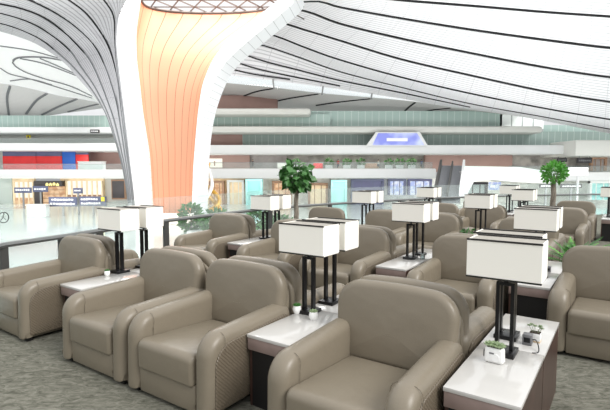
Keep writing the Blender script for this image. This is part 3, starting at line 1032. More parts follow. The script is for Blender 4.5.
mb.loft([[rel(d - Vector((0, 0, 1.0))), rel(c - Vector((0, 0, 1.0)))], [rel(a - Vector((0, 0, 1.0))), rel(b - Vector((0, 0, 1.0)))]][::-1])
mb.build('steps', M['escalator'], t)
for (p, q), m_ in (((d, a), 'rail_dark'), ((c, b), 'white_slab')):
    up = Vector((0, 0, 0.5))
    MB().bar([rel(p + up), rel(q + up)], 0.35, 1.2).build('balustrade', M[m_], t)
mid0, mid1 = (d + c) / 2, (a + b) / 2
MB().bar([rel(mid0 + Vector((0, 0, .4))), rel(mid1 + Vector((0, 0, .4)))], 0.25, 0.9).build('balustrade', M['rail_dark'], t)

# gold sculpture in the hall garden
sc = thing('gold_sculpture', 'tall gold and white swirling sculpture standing right of the column', 'sculpture', (X(209, 70), 70.0, FLOOR2), 0)
for k, (mm, ph) in enumerate((('gold', 0.0), ('ceramic', 2.1), ('gold', 4.0))):
    path = []
    for i in range(34):
        u = i / 33
        rr = 1.35 * (1 - u) ** 0.7 + 0.3
        path.append((rr * math.cos(ph + u * 5.5) + 0.4 * math.sin(u * 6), rr * 0.6 * math.sin(ph + u * 5.5), u * (8.0 - k * 0.8)))
    MB().tube(path, [0.40 * (1 - 0.45 * i / 33) for i in range(34)], 8).build('ribbon', M[mm], sc, smooth=True)
MB().lathe([(1.6, 0), (1.6, 0.4), (1.3, 0.5)], 24).build('plinth', M['ceramic'], sc)

def leaf_cloud(mb, n, c, rx, ry, rz, size, rnd, shell=0.55, wide=0.32, droop=0.0):
    for _ in range(n):
        while True:
            p = Vector((rnd.uniform(-1, 1), rnd.uniform(-1, 1), rnd.uniform(-1, 1)))
            if shell < p.length < 1:
                break
        d = Vector((p.x, p.y, p.z * 0.7 + rnd.uniform(-0.5, 0.3) - droop)).normalized()
        q = Vector((c[0] + p.x * rx, c[1] + p.y * ry, c[2] + p.z * rz))
        s = size * rnd.uniform(0.7, 1.3)
        a = d.cross(Vector((rnd.uniform(-1, 1), rnd.uniform(-1, 1), rnd.uniform(-1, 1)))).normalized()
        nrm = a.cross(d)
        w = s * wide
        vs = [q, q + d * s * 0.45 + a * w + nrm * s * 0.05, q + d * s, q + d * s * 0.45 - a * w + nrm * s * 0.05, q + d * s * 0.5 - nrm * s * 0.04]
        mb.add(vs, [(0, 1, 4), (1, 2, 4), (2, 3, 4), (3, 0, 4)])

def bush(label, px, py, Y, rx, rz):
    rnd = random.Random(int(px * 10))
    t = thing('garden_bush', label, 'bush', (X(px, Y), Y, FLOOR2 + 0.25), 0, 'bushes in the hall garden')
    mb = MB()
    leaf_cloud(mb, 420, (0, 0, rz * 0.9), rx, rx * 0.8, rz, 0.55, rnd, 0.4)
    mb.build('foliage', M['leaf'], t)
    MB().tube([(0, 0, 0), (0.1, 0, rz)], [0.14, 0.06], 6).build('stem', M['bark'], t)
bush('round green bush in the hall garden at the foot of the gold sculpture', 216, 0, 50, 1.7, 1.2)
bush('green bush in the hall garden left of the gold sculpture foot', 190, 0, 52, 1.1, 1.5)
bush('low green bush seen through the rail glass left of the leafy tree', 279, 0, 46, 1.7, 1.1)
bush('green bush in the hall garden behind the armchair by the rail', 236, 0, 43, 1.4, 1.0)
bush('green bush seen between the armchair and the lamp pair by the rail', 257, 0, 53, 1.5, 1.0)
struct(MB().prism([(X(185, 54), 56), (X(300, 54), 56), (X(300, 42), 40), (X(185, 42), 40)], FLOOR2, FLOOR2 + 0.25, 'z').build('trim_garden_kerb', M['white_slab']))

# ================================================================== THE LOUNGE
def loose_arm(mb, side):
    """armrest: flat along the top, falling to the floor in a round at the front"""
    prof = rounded([(-0.50, 0.028), (-0.49, 0.61), (0.36, 0.645), (0.47, 0.60), (0.47, 0.028)], [0.02, 0.17, 0.2, 0.1, 0.02], 8)
    cx = side * 0.372
    pillow(mb, prof, 0.155, 0.066, 0.012, lambda a, b, c: (cx + c, a, b), rings=3, seg=5)
    return mb

def tilt(a, b, c, y0, z0, lean):
    """a, b across the back and up it; c out of its face"""
    ca, sa = math.cos(lean), math.sin(lean)
    return (a, y0 + (b - z0) * sa + c * ca, z0 + (b - z0) * ca - c * sa)

def make_armchair(label, loc, rz):
    t = thing('armchair', label, 'armchair', loc, rz, 'taupe leather lounge armchairs')
    for sx in (-0.38, 0.38):
        for y in (-0.42, 0.42):
            MB().box(sx - 0.03, sx + 0.03, y - 0.03, y + 0.03, 0, 0.06).build('foot', M['foot'], t)
    MB().box(-0.30, 0.30, -0.475, 0.45, 0.028, 0.235).build('base', M['leather'], t, bevel=0.015, seg=2)
    mb = MB()
    prof = rounded([(-0.50, 0.215), (-0.505, 0.45), (0.30, 0.40), (0.30, 0.215)], [0.03, 0.055, 0.05, 0.03], 6)
    pillow(mb, prof, 0.582, 0.035, 0.0, lambda a, b, c: (c, a, b + 0.02 * (1 - (c / 0.30) ** 2) * max(0, (b - 0.3) / 0.15)), rings=3, seg=4)
    mb.build('seat_cushion', M['leather'], t, smooth=True, angle=60)
    for s in (-1, 1):
        arm = loose_arm(MB(), s).build('arm', M['leather'], t, smooth=True, angle=60)
        cx, hw = s * 0.372, 0.0895
        seam = [(cx - hw, -0.355, 0.30), (cx - hw, -0.35, 0.50)]
        for k in range(9):
            a = math.pi - math.pi * k / 8
            seam.append((cx + (hw - 0.0605) * (1 if math.cos(a) > 0.01 else -1 if math.cos(a) < -0.01 else 0) + 0.0605 * math.cos(a), -0.34, 0.548 + 0.0625 * math.sin(a)))
        seam += [(cx + hw, -0.35, 0.50), (cx + hw, -0.355, 0.30)]
        MB().tube(seam, 0.0016, 6).build('seam', M['seam_thread'], arm, smooth=True)
        q = rounded([(-0.44, 0.07), (-0.43, 0.53), (0.34, 0.57), (0.44, 0.54), (0.44, 0.07)], [0.02, 0.16, 0.1, 0.06, 0.02], 6)
        mb = MB()
        pillow(mb, q, 0.02, 0.008, 0.003, lambda a, b, c: (s * 0.452 + c, a, b), rings=2, seg=3)
        mb.build('side_panel', M['quilt'], t, smooth=True, angle=60)
    mb = MB()
    o = rounded([(-0.41, 0.36), (-0.44, 0.95), (0.44, 0.95), (0.41, 0.36)], [0.05, 0.17, 0.17, 0.05], 8)
    pillow(mb, o, 0.13, 0.055, 0.018, lambda a, b, c: tilt(a, b - 0.025 * (a / 0.44) ** 2, c, 0.355, 0.40, 0.12), rings=5, seg=5)
    mb.build('back_cushion', M['leather'], t, smooth=True, angle=70)
    mb = MB()
    o = rounded([(-0.42, 0.06), (-0.41, 0.86), (0.41, 0.86), (0.42, 0.06)], [0.03, 0.16, 0.16, 0.03], 8)
    pillow(mb, o, 0.06, 0.025, 0.002, lambda a, b, c: tilt(a, b - 0.025 * (a / 0.44) ** 2, c, 0.455, 0.40, 0.02), rings=4, seg=4)
    mb.build('back_shell', M['leather'], t, smooth=True, angle=70)
    return t

RZ_L = -ANG
CHAIR = []
def chair(x, y, label, turned=False):
    """x, y: middle of the seat in the lounge grid; turned: facing away from the front row"""
    rz = RZ_L + (math.pi if turned else 0)
    if not CHAIR:
        CHAIR.append(make_armchair(label, L(x, y), rz))
        widen(CHAIR[0], 1.06)
        return CHAIR[0]
    return copy_thing(CHAIR[0], L(x, y), rz, label)

SEAM = [3.29, 6.04, 8.79, 11.54, 14.29]
OFF = 0.665          # the backs of a double row meet a little in front of the table joint
BACK = 0.34
# front row
chair(-1.32, SEAM[0] - OFF, 'large taupe armchair left of the nearest table, front row, at the bottom of the picture')
chair(-2.752, SEAM[0] - OFF, 'taupe armchair just left of the front table with two round succulent pots')
chair(-3.745, SEAM[0] - OFF, 'taupe armchair right of the far left front table with the small cup plant')
chair(-5.40, SEAM[0] - OFF, 'taupe armchair at the left end of the front row against the glass rail')
# behind them, back to back
chair(-1.32, SEAM[0] + BACK, 'taupe armchair facing away, back to back with the armchair left of the nearest table', True)
chair(-2.752, SEAM[0] + BACK, 'taupe armchair facing away, behind the armchair left of the two succulent pots', True)
chair(-3.745, SEAM[0] + BACK, 'taupe armchair facing away, behind the armchair right of the cup plant', True)
chair(-5.46, SEAM[0] + BACK, 'taupe armchair facing away, behind the armchair at the left end of the front row', True)
# second double row
chair(-0.10, SEAM[1] - OFF, 'taupe armchair cut by the right edge of the picture, in front of the fern')
chair(-1.56, SEAM[1] - OFF, 'taupe armchair partly hidden by the nearest big lamp shade, facing the camera')
chair(-3.12, SEAM[1] - OFF + 0.1, 'taupe armchair behind the middle front lamps, left of the table with the tumbler')
chair(-4.36, SEAM[1] - OFF + 0.2, 'taupe armchair right of the grey looking table by the rail, second row')
chair(-5.98, SEAM[1] - OFF + 0.36, 'taupe armchair by the rail with its seat showing, left of the grey looking table')
chair(-1.56, SEAM[1] + BACK, 'taupe armchair facing away, behind the one hidden by the nearest lamp shade', True)
chair(-3.12, SEAM[1] + BACK + 0.1, 'taupe armchair facing away, left of the second row lamps by the tumbler', True)
chair(-4.36, SEAM[1] + BACK + 0.2, 'taupe armchair facing away, behind the armchair right of the grey looking table', True)
chair(-5.98, SEAM[1] + BACK + 0.36, 'taupe armchair facing away, behind the rail side armchair with its seat showing', True)
# third double row
chair(-1.36, SEAM[2] - OFF, 'taupe armchair right of the third row lamps, behind the wide lamp shade')
chair(-2.945, SEAM[2] - OFF, 'taupe armchair left of the third row lamps, facing the camera')
chair(-3.945, SEAM[2] - OFF, 'taupe armchair right of the rail side lamps of the third row')
chair(-5.35, SEAM[2] - OFF, 'taupe armchair between the leafy tree and the rail side lamps of the third row')
chair(-1.36, SEAM[2] + BACK, 'taupe armchair facing away, its arm just above the fern', True)
chair(-2.945, SEAM[2] + BACK, 'taupe armchair facing away, left of the third row lamps', True)
chair(-3.945, SEAM[2] + BACK, 'taupe armchair facing away, behind the one right of the rail side third row lamps', True)
# fourth double row
chair(-1.12, SEAM[3] - OFF, 'taupe armchair right of the fourth row lamps, its back rising above the fern')
chair(-2.72, SEAM[3] - OFF, 'taupe armchair left of the fourth row lamps, facing the camera')
chair(-3.77, SEAM[3] - OFF - 0.02, 'taupe armchair right of the small far lamps near the escalator')
chair(-1.12, SEAM[3] + BACK, 'taupe armchair facing away, left of the dark far right table', True)
chair(-2.72, SEAM[3] + BACK, 'taupe armchair facing away, left of the fourth row lamps', True)
# fifth row
chair(-1.10, SEAM[4] - OFF + 0.03, 'taupe armchair furthest to the right at the back, left of the far edge lamp')
chair(-3.55, SEAM[4] - OFF + 0.03, 'taupe armchair in the furthest row, left of its lamps')

# ---- side tables
TABLE = []
def make_table(label, loc, rz):
    t = thing('side_table', label, 'side table', loc, rz, 'white topped side tables between the armchairs')
    MB().box(-0.2, 0.2, -0.40, 0.40, 0.525, 0.55).build('table_top', M['table_top'], t, bevel=0.003)
    MB().box(-0.196, 0.196, -0.395, -0.37, 0.435, 0.525).build('fascia', M['fascia'], t, bevel=0.002)
    for s in (-1, 1):
        MB().box(s * 0.186 - 0.01, s * 0.186 + 0.01, -0.37, 0.395, 0.0, 0.525).build('side_panel', M['wood'], t)
    MB().box(-0.176, 0.176, 0.37, 0.39, 0.0, 0.525).build('back_panel', M['inside'], t)
    MB().box(-0.176, 0.176, -0.368, -0.35, 0.0, 0.435).build('recess_shade', M['inside'], t)  # added black sheet stands for the shade in the open front
    return t
def table(x, y, label, turned=False):
    rz = RZ_L + (math.pi if turned else 0)
    if not TABLE:
        TABLE.append(make_table(label, L(x, y), rz))
        return TABLE[0]
    return copy_thing(TABLE[0], L(x, y), rz, label)

# ---- table lamps
LAMP = []
def make_lamp(label, loc, rz):
    t = thing('table_lamp', label, 'table lamp', loc, rz, 'black framed table lamps with ivory box shades')
    MB().box(-0.075, 0.075, -0.085, 0.085, 0, 0.03).build('base', M['black'], t, bevel=0.004)
    for sx in (-0.045, 0.045):
        MB().box(sx - 0.011, sx + 0.011, -0.02, 0.02, 0.03, 0.455).build('post', M['black'], t)
    MB().box(-0.056, 0.056, -0.02, 0.02, 0.455, 0.475).build('cross_plate', M['black'], t)
    MB().tube([(0, 0, 0.475), (0, 0, 0.56)], 0.014, 10).build('neck', M['black'], t, smooth=True)
    w, d, z0, z1 = 0.22, 0.125, 0.512, 0.755
    sh = MB()
    sh.box(-w, w, -d, -d + 0.006, z0, z1).box(-w, w, d - 0.006, d, z0, z1)
    sh.box(-w, -w + 0.006, -d + 0.006, d - 0.006, z0, z1).box(w - 0.006, w, -d + 0.006, d - 0.006, z0, z1)
    so = sh.build('shade', M['shade'], t)
    for nm, z in (('top_trim', z1 - 0.006), ('bottom_trim', z0 - 0.004)):
        e = 0.003
        mb = MB()
        hh = 0.011
        mb.box(-w - e, w + e, -d - e, -d + 0.008, z, z + hh).box(-w - e, w + e, d - 0.008, d + e, z, z + hh)
        mb.build(nm, M['trim'], so)
    MB().box(-w + 0.006, w - 0.006, -d + 0.006, d - 0.006, z1 - 0.012, z1 - 0.004).build('diffuser', M['shade_top'], so)
    return t
def lamp(x, y, label, rz=0.0):
    if not LAMP:
        LAMP.append(make_lamp(label, L(x, y, 0.55), RZ_L + rz))
        return LAMP[0]
    return copy_thing(LAMP[0], L(x, y, 0.55), RZ_L + rz, label)

def pair(x, seam, where, lx=None, dx=0.0):
    """two tables back to back with a lamp on each"""
    lx = x if lx is None else lx
    table(x, seam - 0.403, 'near half of the white topped double table ' + where)
    lamp(lx, seam - 0.11, 'nearer ivory box lamp on the double table ' + where)
    table(x, seam + 0.403, 'far half of the white topped double table ' + where, True)
    lamp(lx + dx, seam + 0.23, 'further ivory box lamp on the double table ' + where)

pair(-0.595, SEAM[0], 'with the camera-shaped pot', -0.62, -0.05)
pair(-2.05, SEAM[0], 'with two round succulent pots', -2.17)
pair(-4.68, SEAM[0], 'with the small cup plant', -4.86)
pair(-0.80, SEAM[1], 'right behind the nearest lamp', -0.85)
pair(-2.36, SEAM[1], 'with the glass tumbler', -2.38)
pair(-5.22, SEAM[1] + 0.3, 'by the rail left of the leafy tree', -5.18)
pair(-2.22, SEAM[2], 'with the leafy little plant', -2.20)
pair(-4.645, SEAM[2], 'by the rail right of the leafy tree', -4.52)
pair(-1.92, SEAM[3], 'of the fourth row behind the wide shade', -1.93)
pair(-4.47, SEAM[3], 'far off by the rail near the escalator', -4.18)
pair(-0.30, SEAM[4], 'at the far right edge', -0.34)
pair(-2.75, SEAM[4], 'furthest back, left of the bushy tree', -2.78)

# ---- small things on the tables
def succulent(mb, c, r, h, n, rnd, mat_=None):
    for ring, (k, lean, ln) in enumerate(((n, 1.15, 1.0), (n - 2, 0.75, 0.85), (max(3, n - 4), 0.3, 0.6))):
        for i in range(k):
            a = 2 * math.pi * i / k + ring * 0.4 + rnd.uniform(-.1, .1)
            d = Vector((math.cos(a) * math.sin(lean), math.sin(a) * math.sin(lean), math.cos(lean)))
            side = Vector((-math.sin(a), math.cos(a), 0))
            up = side.cross(d)
            p = Vector(c)
            l = r * ln
            w = r * 0.3
            vs = [p, p + d * l * .55 + side * w - up * w * .2, p + d * l, p + d * l * .55 - side * w - up * w * .2, p + d * l * .5 - up * w * .7, p + d * l * .5 + up * w * .5]
            mb.add(vs, [(0, 1, 5), (1, 2, 5), (2, 3, 5), (3, 0, 5), (1, 0, 4), (2, 1, 4), (3, 2, 4), (0, 3, 4)])
    return mb

def round_pot(x, y, label, r=0.037, h=0.065, z=0.55, leaf='leaf_pale'):
    rnd = random.Random(int(x * 100))
    t = thing('succulent_pot', label, 'plant', L(x, y, z), RZ_L)
    MB().lathe([(r * 0.7, 0), (r * 0.95, h * 0.25), (r, h * 0.6), (r * 0.85, h), (r * 0.72, h), (r * 0.7, h * 0.85)], 20).build('pot', M['ceramic'], t, smooth=True)
    MB().lathe([(0.0001, h * 0.86), (r * 0.75, h * 0.86)], 16).build('soil', M['soil'], t)
    succulent(MB(), (0, 0, h * 0.85), r * 1.25, 0, 8, rnd).build('succulent', M[leaf], t)
    return t
def tab(px, py, z=0.55):
    """table-top spot seen at a pixel"""
    d = at(px, py, 1.0) - Vector((0, 0, EYE))
    s = (z - EYE) / d.z
    p = Vector((0, 0, EYE)) + d * s
    return p.x * CA - p.y * SA, p.x * SA + p.y * CA
round_pot(*tab(313.5, 319.5), 'white round pot with a green succulent, right one in front of the middle lamp pair')
round_pot(*tab(297.0, 313.0), 'white round pot with a darker succulent, left one beside the middle lamp pair', leaf='leaf')
round_pot(-4.835, 3.0, 'small pale cup with a green plant on the far left front table', 0.032, 0.055, leaf='leaf')
round_pot(-1.93, 3.62, 'tiny dark pot behind the middle front lamp pair', 0.026, 0.035, leaf='leaf')

# camera-shaped pot
x, y = tab(494.5, 362)
t = thing('camera_shaped_pot', 'white camera-shaped ceramic pot with a pale succulent on the nearest table', 'plant', L(x, y, 0.55), RZ_L - 0.05)
body = MB()
pillow(body, rounded([(-0.06, 0), (-0.055, 0.098), (0.055, 0.098), (0.06, 0)], [0.018, 0.02, 0.02, 0.018], 5), 0.062, 0.014, 0.0, lambda a, b, c: (a, c, b), rings=2, seg=3)
body.build('pot', M['ceramic'], t, smooth=True, angle=60)
MB().tube([(0.012, -0.031, 0.038), (0.012, -0.036, 0.038)], 0.024, 20).build('lens_ring', M['ceramic'], t)
MB().box(-0.025, 0.003, -0.034, -0.030, 0.058, 0.069).build('viewfinder', M['grey_plastic'], t, bevel=0.003)
MB().box(-0.066, -0.054, -0.012, 0.012, 0.025, 0.068).build('strap_lug', M['black'], t, bevel=0.002)
MB().box(-0.04, 0.04, -0.022, 0.022, 0.094, 0.101).build('soil', M['soil'], t)
mb = MB()
rnd = random.Random(4)
for dx in (-0.026, 0.002, 0.028):
    succulent(mb, (dx, rnd.uniform(-.008, .008), 0.098), 0.05, 0, 9, rnd)
mb.build('succulent', M['leaf_pale'], t)

# square white pot with sprouts on a pale wooden foot
x, y = tab(535, 341)
t = thing('square_pot', 'square white pot with green sprouts on a wooden foot, behind the nearest lamp', 'plant', L(x, y, 0.55), RZ_L - 0.02)
MB().box(-0.036, 0.036, -0.036, 0.036, 0, 0.012).build('foot', M['pale_wood'], t, bevel=0.002)
MB().box(-0.037, 0.037, -0.037, 0.037, 0.012, 0.062).build('pot', M['ceramic'], t, bevel=0.003)
MB().box(-0.033, 0.033, -0.033, 0.033, 0.06, 0.064).build('soil', M['soil'], t)
mb = MB()
for k in range(7):
    a = k * 2.4
    b = Vector((0.018 * math.cos(a), 0.018 * math.sin(a), 0.062))
    e = b + Vector((0.022 * math.cos(a), 0.022 * math.sin(a), 0.03 + 0.012 * (k % 3)))
    mb.tube([b, e], 0.0015, 5)
    succulent(mb, e, 0.02, 0, 5, random.Random(k))
mb.build('sprouts', M['leaf_pale'], t)

# socket box and its cable
x, y = tab(519, 345)
t = thing('socket_box', 'grey power socket box behind the nearest lamp', 'socket box', L(x + 0.045, y + 0.05, 0.55), RZ_L)
MB().box(-0.03, 0.03, -0.03, 0.03, 0, 0.075).build('housing', M['grey_plastic'], t, bevel=0.004)
MB().box(-0.02, 0.02, -0.033, -0.029, 0.02, 0.055).build('socket', M['black'], t, bevel=0.002)
cp = [L(x + 0.077, y + 0.04, 0.59), L(x + 0.10, y + 0.02, 0.60), L(x + 0.125, y - 0.03, 0.575), L(x + 0.13, y - 0.08, 0.554), L(x + 0.10, y - 0.11, 0.554)]
tag(MB().tube(resample(cp, 20), 0.0035, 6).build('power_cable', M['black'], None, smooth=True), 'thin black cable looping from the grey socket box over the nearest table', 'cable')

# tumbler, small box, card stand
x, y = tab(415.5, 258.5)
t = thing('glass_tumbler', 'small clear tumbler beside the second row lamp with a brown fronted table', 'tumbler', L(x + 0.1, y, 0.55), 0)
MB().lathe([(0.028, 0), (0.034, 0.075), (0.031, 0.075), (0.026, 0.008), (0.0001, 0.008)], 18).build('glass', M['clear'], t, smooth=True)
MB().lathe([(0.0001, 0.009), (0.0262, 0.009), (0.0285, 0.045), (0.0001, 0.045)], 18).build('water', M['clear'], t)
x, y = tab(548.5, 272)
t = thing('socket_box', 'small grey socket box on the white table by the right edge armchair', 'socket box', L(x, y, 0.55), RZ_L)
MB().box(-0.025, 0.025, -0.025, 0.025, 0, 0.07).build('housing', M['grey_plastic'], t, bevel=0.004)
MB().box(-0.016, 0.016, -0.028, -0.024, 0.02, 0.05).build('socket', M['black'], t, bevel=0.002)
# leafy little plant on the third row table
t = thing('leafy_plant', 'low leafy green plant in a pot on the third row table, left of its lamps', 'plant', L(-2.27, SEAM[2] - 0.5, 0.55), 0)
MB().lathe([(0.035, 0), (0.05, 0.06), (0.045, 0.06), (0.04, 0.05)], 16).build('pot', M['ceramic'], t, smooth=True)
mb = MB()
leaf_cloud(mb, 60, (0, 0, 0.12), 0.10, 0.09, 0.05, 0.06, random.Random(3), 0.2)
mb.build('foliage', M['leaf'], t)

# ---- fern
def fern():
    rnd = random.Random(11)
    t = thing('potted_fern', 'bushy green fern in a dark pot behind the right edge armchair', 'fern', L(-0.57, 7.36), 0)
    MB().lathe([(0.13, 0), (0.17, 0.46), (0.155, 0.46), (0.145, 0.43)], 24).build('pot', M['rail_dark'], t, smooth=True)
    MB().lathe([(0.0001, 0.435), (0.148, 0.435)], 20).build('soil', M['soil'], t)
    for k in range(44):
        a = rnd.uniform(0, 2 * math.pi)
        ln = rnd.uniform(0.36, 0.56)
        lean = rnd.uniform(0.1, 1.0)
        path = []
        for i in range(10):
            u = i / 9
            th = lean + u * 0.95
            if i == 0:
                p = Vector((0.05 * math.cos(a), 0.05 * math.sin(a), 0.43))
            else:
                p = path[-1] + Vector((math.cos(a) * math.sin(th), math.sin(a) * math.sin(th), math.cos(th))) * ln / 9
            path.append(p)
        mb = MB()
        mb.tube(path, 0.003, 4)
        side = Vector((-math.sin(a), math.cos(a), 0))
        for i in range(1, 10):
            u = i / 9
            w = 0.065 * math.sin(math.pi * (0.18 + 0.8 * u)) + 0.012
            tdir = (path[i] - path[i - 1]).normalized()
            for s in (-1, 1):
                for h in (0.0, 0.5):
                    b = path[i - 1].lerp(path[i], h)
                    tip = b + side * s * w + tdir * w * 0.5 - Vector((0, 0, 0.012))
                    mb.add([b - tdir * 0.010, b + tdir * 0.010, tip], [(0, 1, 2)])
        mb.build('frond', M['leaf' if k % 3 else 'leaf_bright'], t)
fern()

# ---- the two trees
def tree(label, x, y, h, cr, cz, m_leaf, n, leaf, seed, trunk=0.05, pr=0.2, wide=0.32, droop=0.0):
    rnd = random.Random(seed)
    t = thing('potted_tree', label, 'tree', L(x, y), 0)
    MB().lathe([(pr * .78, 0), (pr, 0.45), (pr * .93, 0.45), (pr * .86, 0.40)], 24).build('pot', M['ceramic'], t, smooth=True)
    MB().lathe([(0.0001, 0.41), (pr * .87, 0.41)], 20).build('soil', M['soil'], t)
    mb = MB()
    for k in range(3):
        a = k * 2.1
        path = []
        for i in range(14):
            u = i / 13
            w = a + u * 5
            path.append((trunk * 0.55 * math.cos(w), trunk * 0.55 * math.sin(w), 0.38 + u * (h - 0.38)))
        mb.tube(path, [trunk * (0.8 - 0.3 * i / 13) for i in range(14)], 8)
    for k in range(9):
        a = k * 2.39
        e = (cr * 0.75 * math.cos(a), cr * 0.75 * math.sin(a), cz + rnd.uniform(-.3, .5) * cr)
        mb.tube([(0, 0, h - 0.08), (e[0] * .4, e[1] * .4, (h + e[2]) / 2 + 0.03), e], [0.016, 0.012, 0.006], 6)
    mb.build('trunk', M['bark'], t, smooth=True)
    mb = MB()
    leaf_cloud(mb, n, (0, 0, cz), cr, cr, cr * 0.95, leaf, rnd, 0.3, wide, droop)
    mb.build('foliage', M[m_leaf], t)
tree('tall leafy green tree standing by the rail behind the middle front lamp pair', -6.15, 8.5, 1.32, 0.32, 1.62, 'leaf', 230, 0.17, 21, 0.05, 0.2, 0.42, 0.55)
tree('bushy bright green tree with a slim trunk in the far right of the lounge', -1.5, 12.93, 1.42, 0.28, 1.68, 'leaf_bright', 800, 0.075, 22, 0.06, 0.15)

# ---- glass balustrade along the lounge edge
rl = thing('glass_balustrade', 'long glass balustrade with a grey handrail along the lounge edge', 'balustrade', (RAIL[2].x, RAIL[2].y, 0), 0)
o = Vector((RAIL[2].x, RAIL[2].y, 0))
path = [Vector((p.x, p.y, RZ)) - o for p in RAIL]
MB().bar(path, 0.07, 0.034).build('handrail', M['rail'], rl)
MB().bar([p - Vector((0, 0, 0.034)) for p in path], 0.078, 0.022).build('handrail_underside', M['rail_dark'], rl)
for i in range(len(path) - 1):
    a, b = path[i], path[i + 1]
    n = max(1, round((b - a).length / 3.0))
    for k in range(n):
        p, q = a.lerp(b, k / n), a.lerp(b, (k + 1) / n)
        d = (q - p).normalized()
        nrm = Vector((-d.y, d.x, 0)) * 0.045
        p2, q2 = p + d * 0.012 + nrm, q - d * 0.012 + nrm
        th = Vector((-d.y, d.x, 0)) * 0.012
        z0, z1 = Vector((0, 0, 0.02 - RZ)), Vector((0, 0, 0.42))
        mb = MB()
        mb.add([p2 + z0, q2 + z0, q2 + z1, p2 + z1, p2 + z0 + th, q2 + z0 + th, q2 + z1 + th, p2 + z1 + th],
               [(0, 1, 2, 3), (7, 6, 5, 4), (0, 4, 5, 1), (1, 5, 6, 2), (2, 6, 7, 3), (3, 7, 4, 0)])
        mb.build('glass_pane', M['glass'], rl)
        m4 = Matrix.Translation(p) @ Matrix.Rotation(math.atan2(d.y, d.x), 4, 'Z')
        MB().box(-0.05, 0.05, -0.03, 0.03, -RZ, -0.04, m4).build('post', M['rail_dark'], rl)

# ---- people on the upper gallery and at the top of the escalator
def person(label, px, Y, z, facing, top, legs, hair=(40, 32, 28), stride=0.0):
    t = thing('person', label, 'person', (X(px, Y), Y, z), facing)
    # joints of one figure: x across, y forward, z up
    J = [(0, 0, 0.95), (0, 0, 1.15), (0, 0, 1.38), (0, 0, 1.50), (0, 0.01, 1.58), (0, 0.01, 1.70),
         (-0.17, 0, 1.40), (-0.22, -0.02, 1.14), (-0.20, 0.06, 0.90), (-0.20, 0.09, 0.80),
         (0.17, 0, 1.40), (0.22, -0.02, 1.14), (0.20, 0.06, 0.90), (0.20, 0.09, 0.80),
         (-0.09, 0, 0.88), (-0.10, 0.04 + stride, 0.48), (-0.10, stride, 0.07), (-0.10, 0.13 + stride, 0.04),
         (0.09, 0, 0.88), (0.10, 0.04 - stride, 0.48), (0.10, -stride, 0.07), (0.10, 0.13 - stride, 0.04)]
    E_ = [(0, 1), (1, 2), (2, 3), (3, 4), (4, 5), (2, 6), (6, 7), (7, 8), (8, 9), (2, 10), (10, 11), (11, 12), (12, 13),
          (0, 14), (14, 15), (15, 16), (16, 17), (0, 18), (18, 19), (19, 20), (20, 21)]
    R = [0.15, 0.14, 0.15, 0.06, 0.085, 0.08, 0.07, 0.05, 0.038, 0.035, 0.07, 0.05, 0.038, 0.035, 0.10, 0.065, 0.045, 0.04, 0.10, 0.065, 0.045, 0.04]
    me = bpy.data.meshes.new('body')
    me.from_pydata(J, E_, [])
    o = bpy.data.objects.new('body', me)
    COL.objects.link(o)
    o.modifiers.new('Skin', 'SKIN')
    for sv, r in zip(me.skin_vertices[0].data, R):
        sv.radius = (r, r * 0.8)
    me.skin_vertices[0].data[0].use_root = True
    sub = o.modifiers.new('Subdivision', 'SUBSURF')
    sub.levels = sub.render_levels = 1
    o.parent = t
    skin = mat('skin', srgb(214, 170, 140), 0.6)
    me.materials.append(skin)
    MB().lathe([(0.11, 0.86), (0.17, 0.95), (0.16, 1.15), (0.19, 1.36), (0.12, 1.45), (0.07, 1.48)], 16).build('jacket', mat('jacket', srgb(*top), 0.9), t, smooth=True)
    for s in (-1, 1):
        MB().tube([(s * 0.17, 0, 1.41), (s * 0.22, -0.02, 1.14), (s * 0.20, 0.06, 0.88)], [0.085, 0.07, 0.055], 10).build('sleeve', mat('sleeve', srgb(*top), 0.9), t, smooth=True)
        MB().tube([(s * 0.09, 0, 0.96), (s * 0.10, 0.04 - s * stride, 0.48), (s * 0.10, -s * stride, 0.09)], [0.115, 0.085, 0.065], 10).build('trouser_leg', mat('trousers', srgb(*legs), 0.9), t, smooth=True)
    MB().lathe([(0.098, 1.60), (0.105, 1.68), (0.08, 1.76), (0.0001, 1.79)], 14, (0, -0.015)).build('hair', mat('hair', srgb(*hair), 0.8), t, smooth=True)
    return t
zg = Zp(168.5, D - 3)
zb = at(448, 166, BY).z
person('person in a dark coat on the gallery just right of the column', 253, D - 1.0, zg, 2.6, (50, 52, 62), (40, 40, 46), stride=0.1)
person('person in a red jacket on the far middle gallery', 338, D - 1.0, zg, 3.0, (176, 52, 48), (50, 52, 62), stride=0.08)
person('person in a pale shirt on the gallery below the advertising screen', 378, D - 1.0, zg, 0.6, (206, 204, 196), (64, 66, 76))
person('person in a blue jacket on the gallery left of the escalator', 421, D - 1.0, zg, 1.2, (70, 90, 140), (40, 40, 46), stride=0.1)

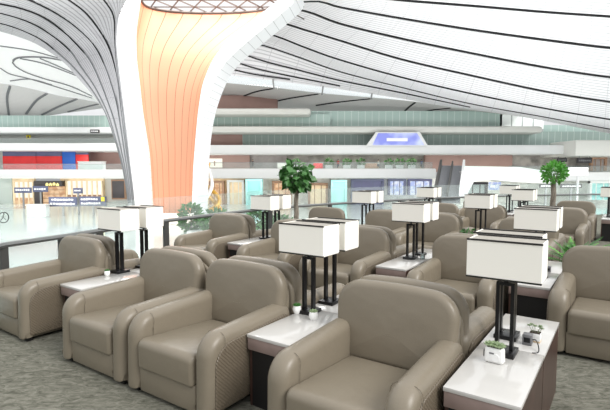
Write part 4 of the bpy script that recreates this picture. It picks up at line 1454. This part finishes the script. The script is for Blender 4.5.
# round no-leaning sticker on the balustrade glass
sp = at(3.5, 217.5, 5.55)
da = (RAIL[3] - RAIL[2]).normalized()
t = thing('glass_sticker', 'round dark outlined sticker on the balustrade glass at the left edge', 'sticker', sp, math.atan2(da.y, da.x))
rp = [(0.062 * math.cos(2 * math.pi * k / 40), 0.0, 0.062 * math.sin(2 * math.pi * k / 40)) for k in range(41)]
MB().tube(rp, 0.005, 6).build('ring', M['black'], t)
mb = MB()
mb.bar([(-0.035, 0, -0.035), (-0.005, 0, 0.005), (0.0, 0, 0.03)], 0.003, 0.012, (0, 1, 0))
mb.bar([(-0.005, 0, 0.005), (0.03, 0, -0.03)], 0.003, 0.012, (0, 1, 0))
mb.bar([(-0.03, 0, 0.012), (0.025, 0, 0.016)], 0.003, 0.010, (0, 1, 0))
mb.tube([(0.004, -0.002, 0.042), (0.004, 0.002, 0.042)], 0.009, 12)
mb.build('pictogram', M['black'], t)

# planters and counters along the middle gallery
for k, px in enumerate((296, 329, 347, 361, 389, 400, 412)):
    t = thing('gallery_planter', 'green shrub in a white box planter on the far middle gallery', 'planter', (X(px, D), D + 0.6, zg), 0, 'planters along the far middle gallery')
    MB().box(-0.7, 0.7, -0.35, 0.35, 0, 0.7).build('box', M['white_slab'], t, bevel=0.03)
    mb = MB()
    leaf_cloud(mb, 90, (0, 0, 1.25), 0.8, 0.4, 0.6, 0.45, random.Random(k), 0.2)
    mb.build('foliage', M['leaf'], t)
def counter(label, px, w, m_, zf, Y):
    t = thing('gallery_counter', label, 'counter', (X(px, Y), Y, zf), 0)
    MB().box(-w / 2, w / 2, 0, 0.8, 0, 1.1).build('body', M[m_], t, bevel=0.04)
    MB().box(-w / 2 - 0.1, w / 2 + 0.1, -0.1, 0.9, 1.1, 1.2).build('counter_top', M['white_slab'], t, bevel=0.02)
counter('red counter with a white top on the middle gallery, left of the person in red', 318, 1.9, 'red', zg, D + 1.5)
counter('brown counter on the middle gallery under the advertising screen', 371, 2.4, 'brown_frame', zg, D + 1.5)
counter('white counter on the middle gallery right of the column screen', 284, 2.6, 'grey_slab', zg, D + 1.5)
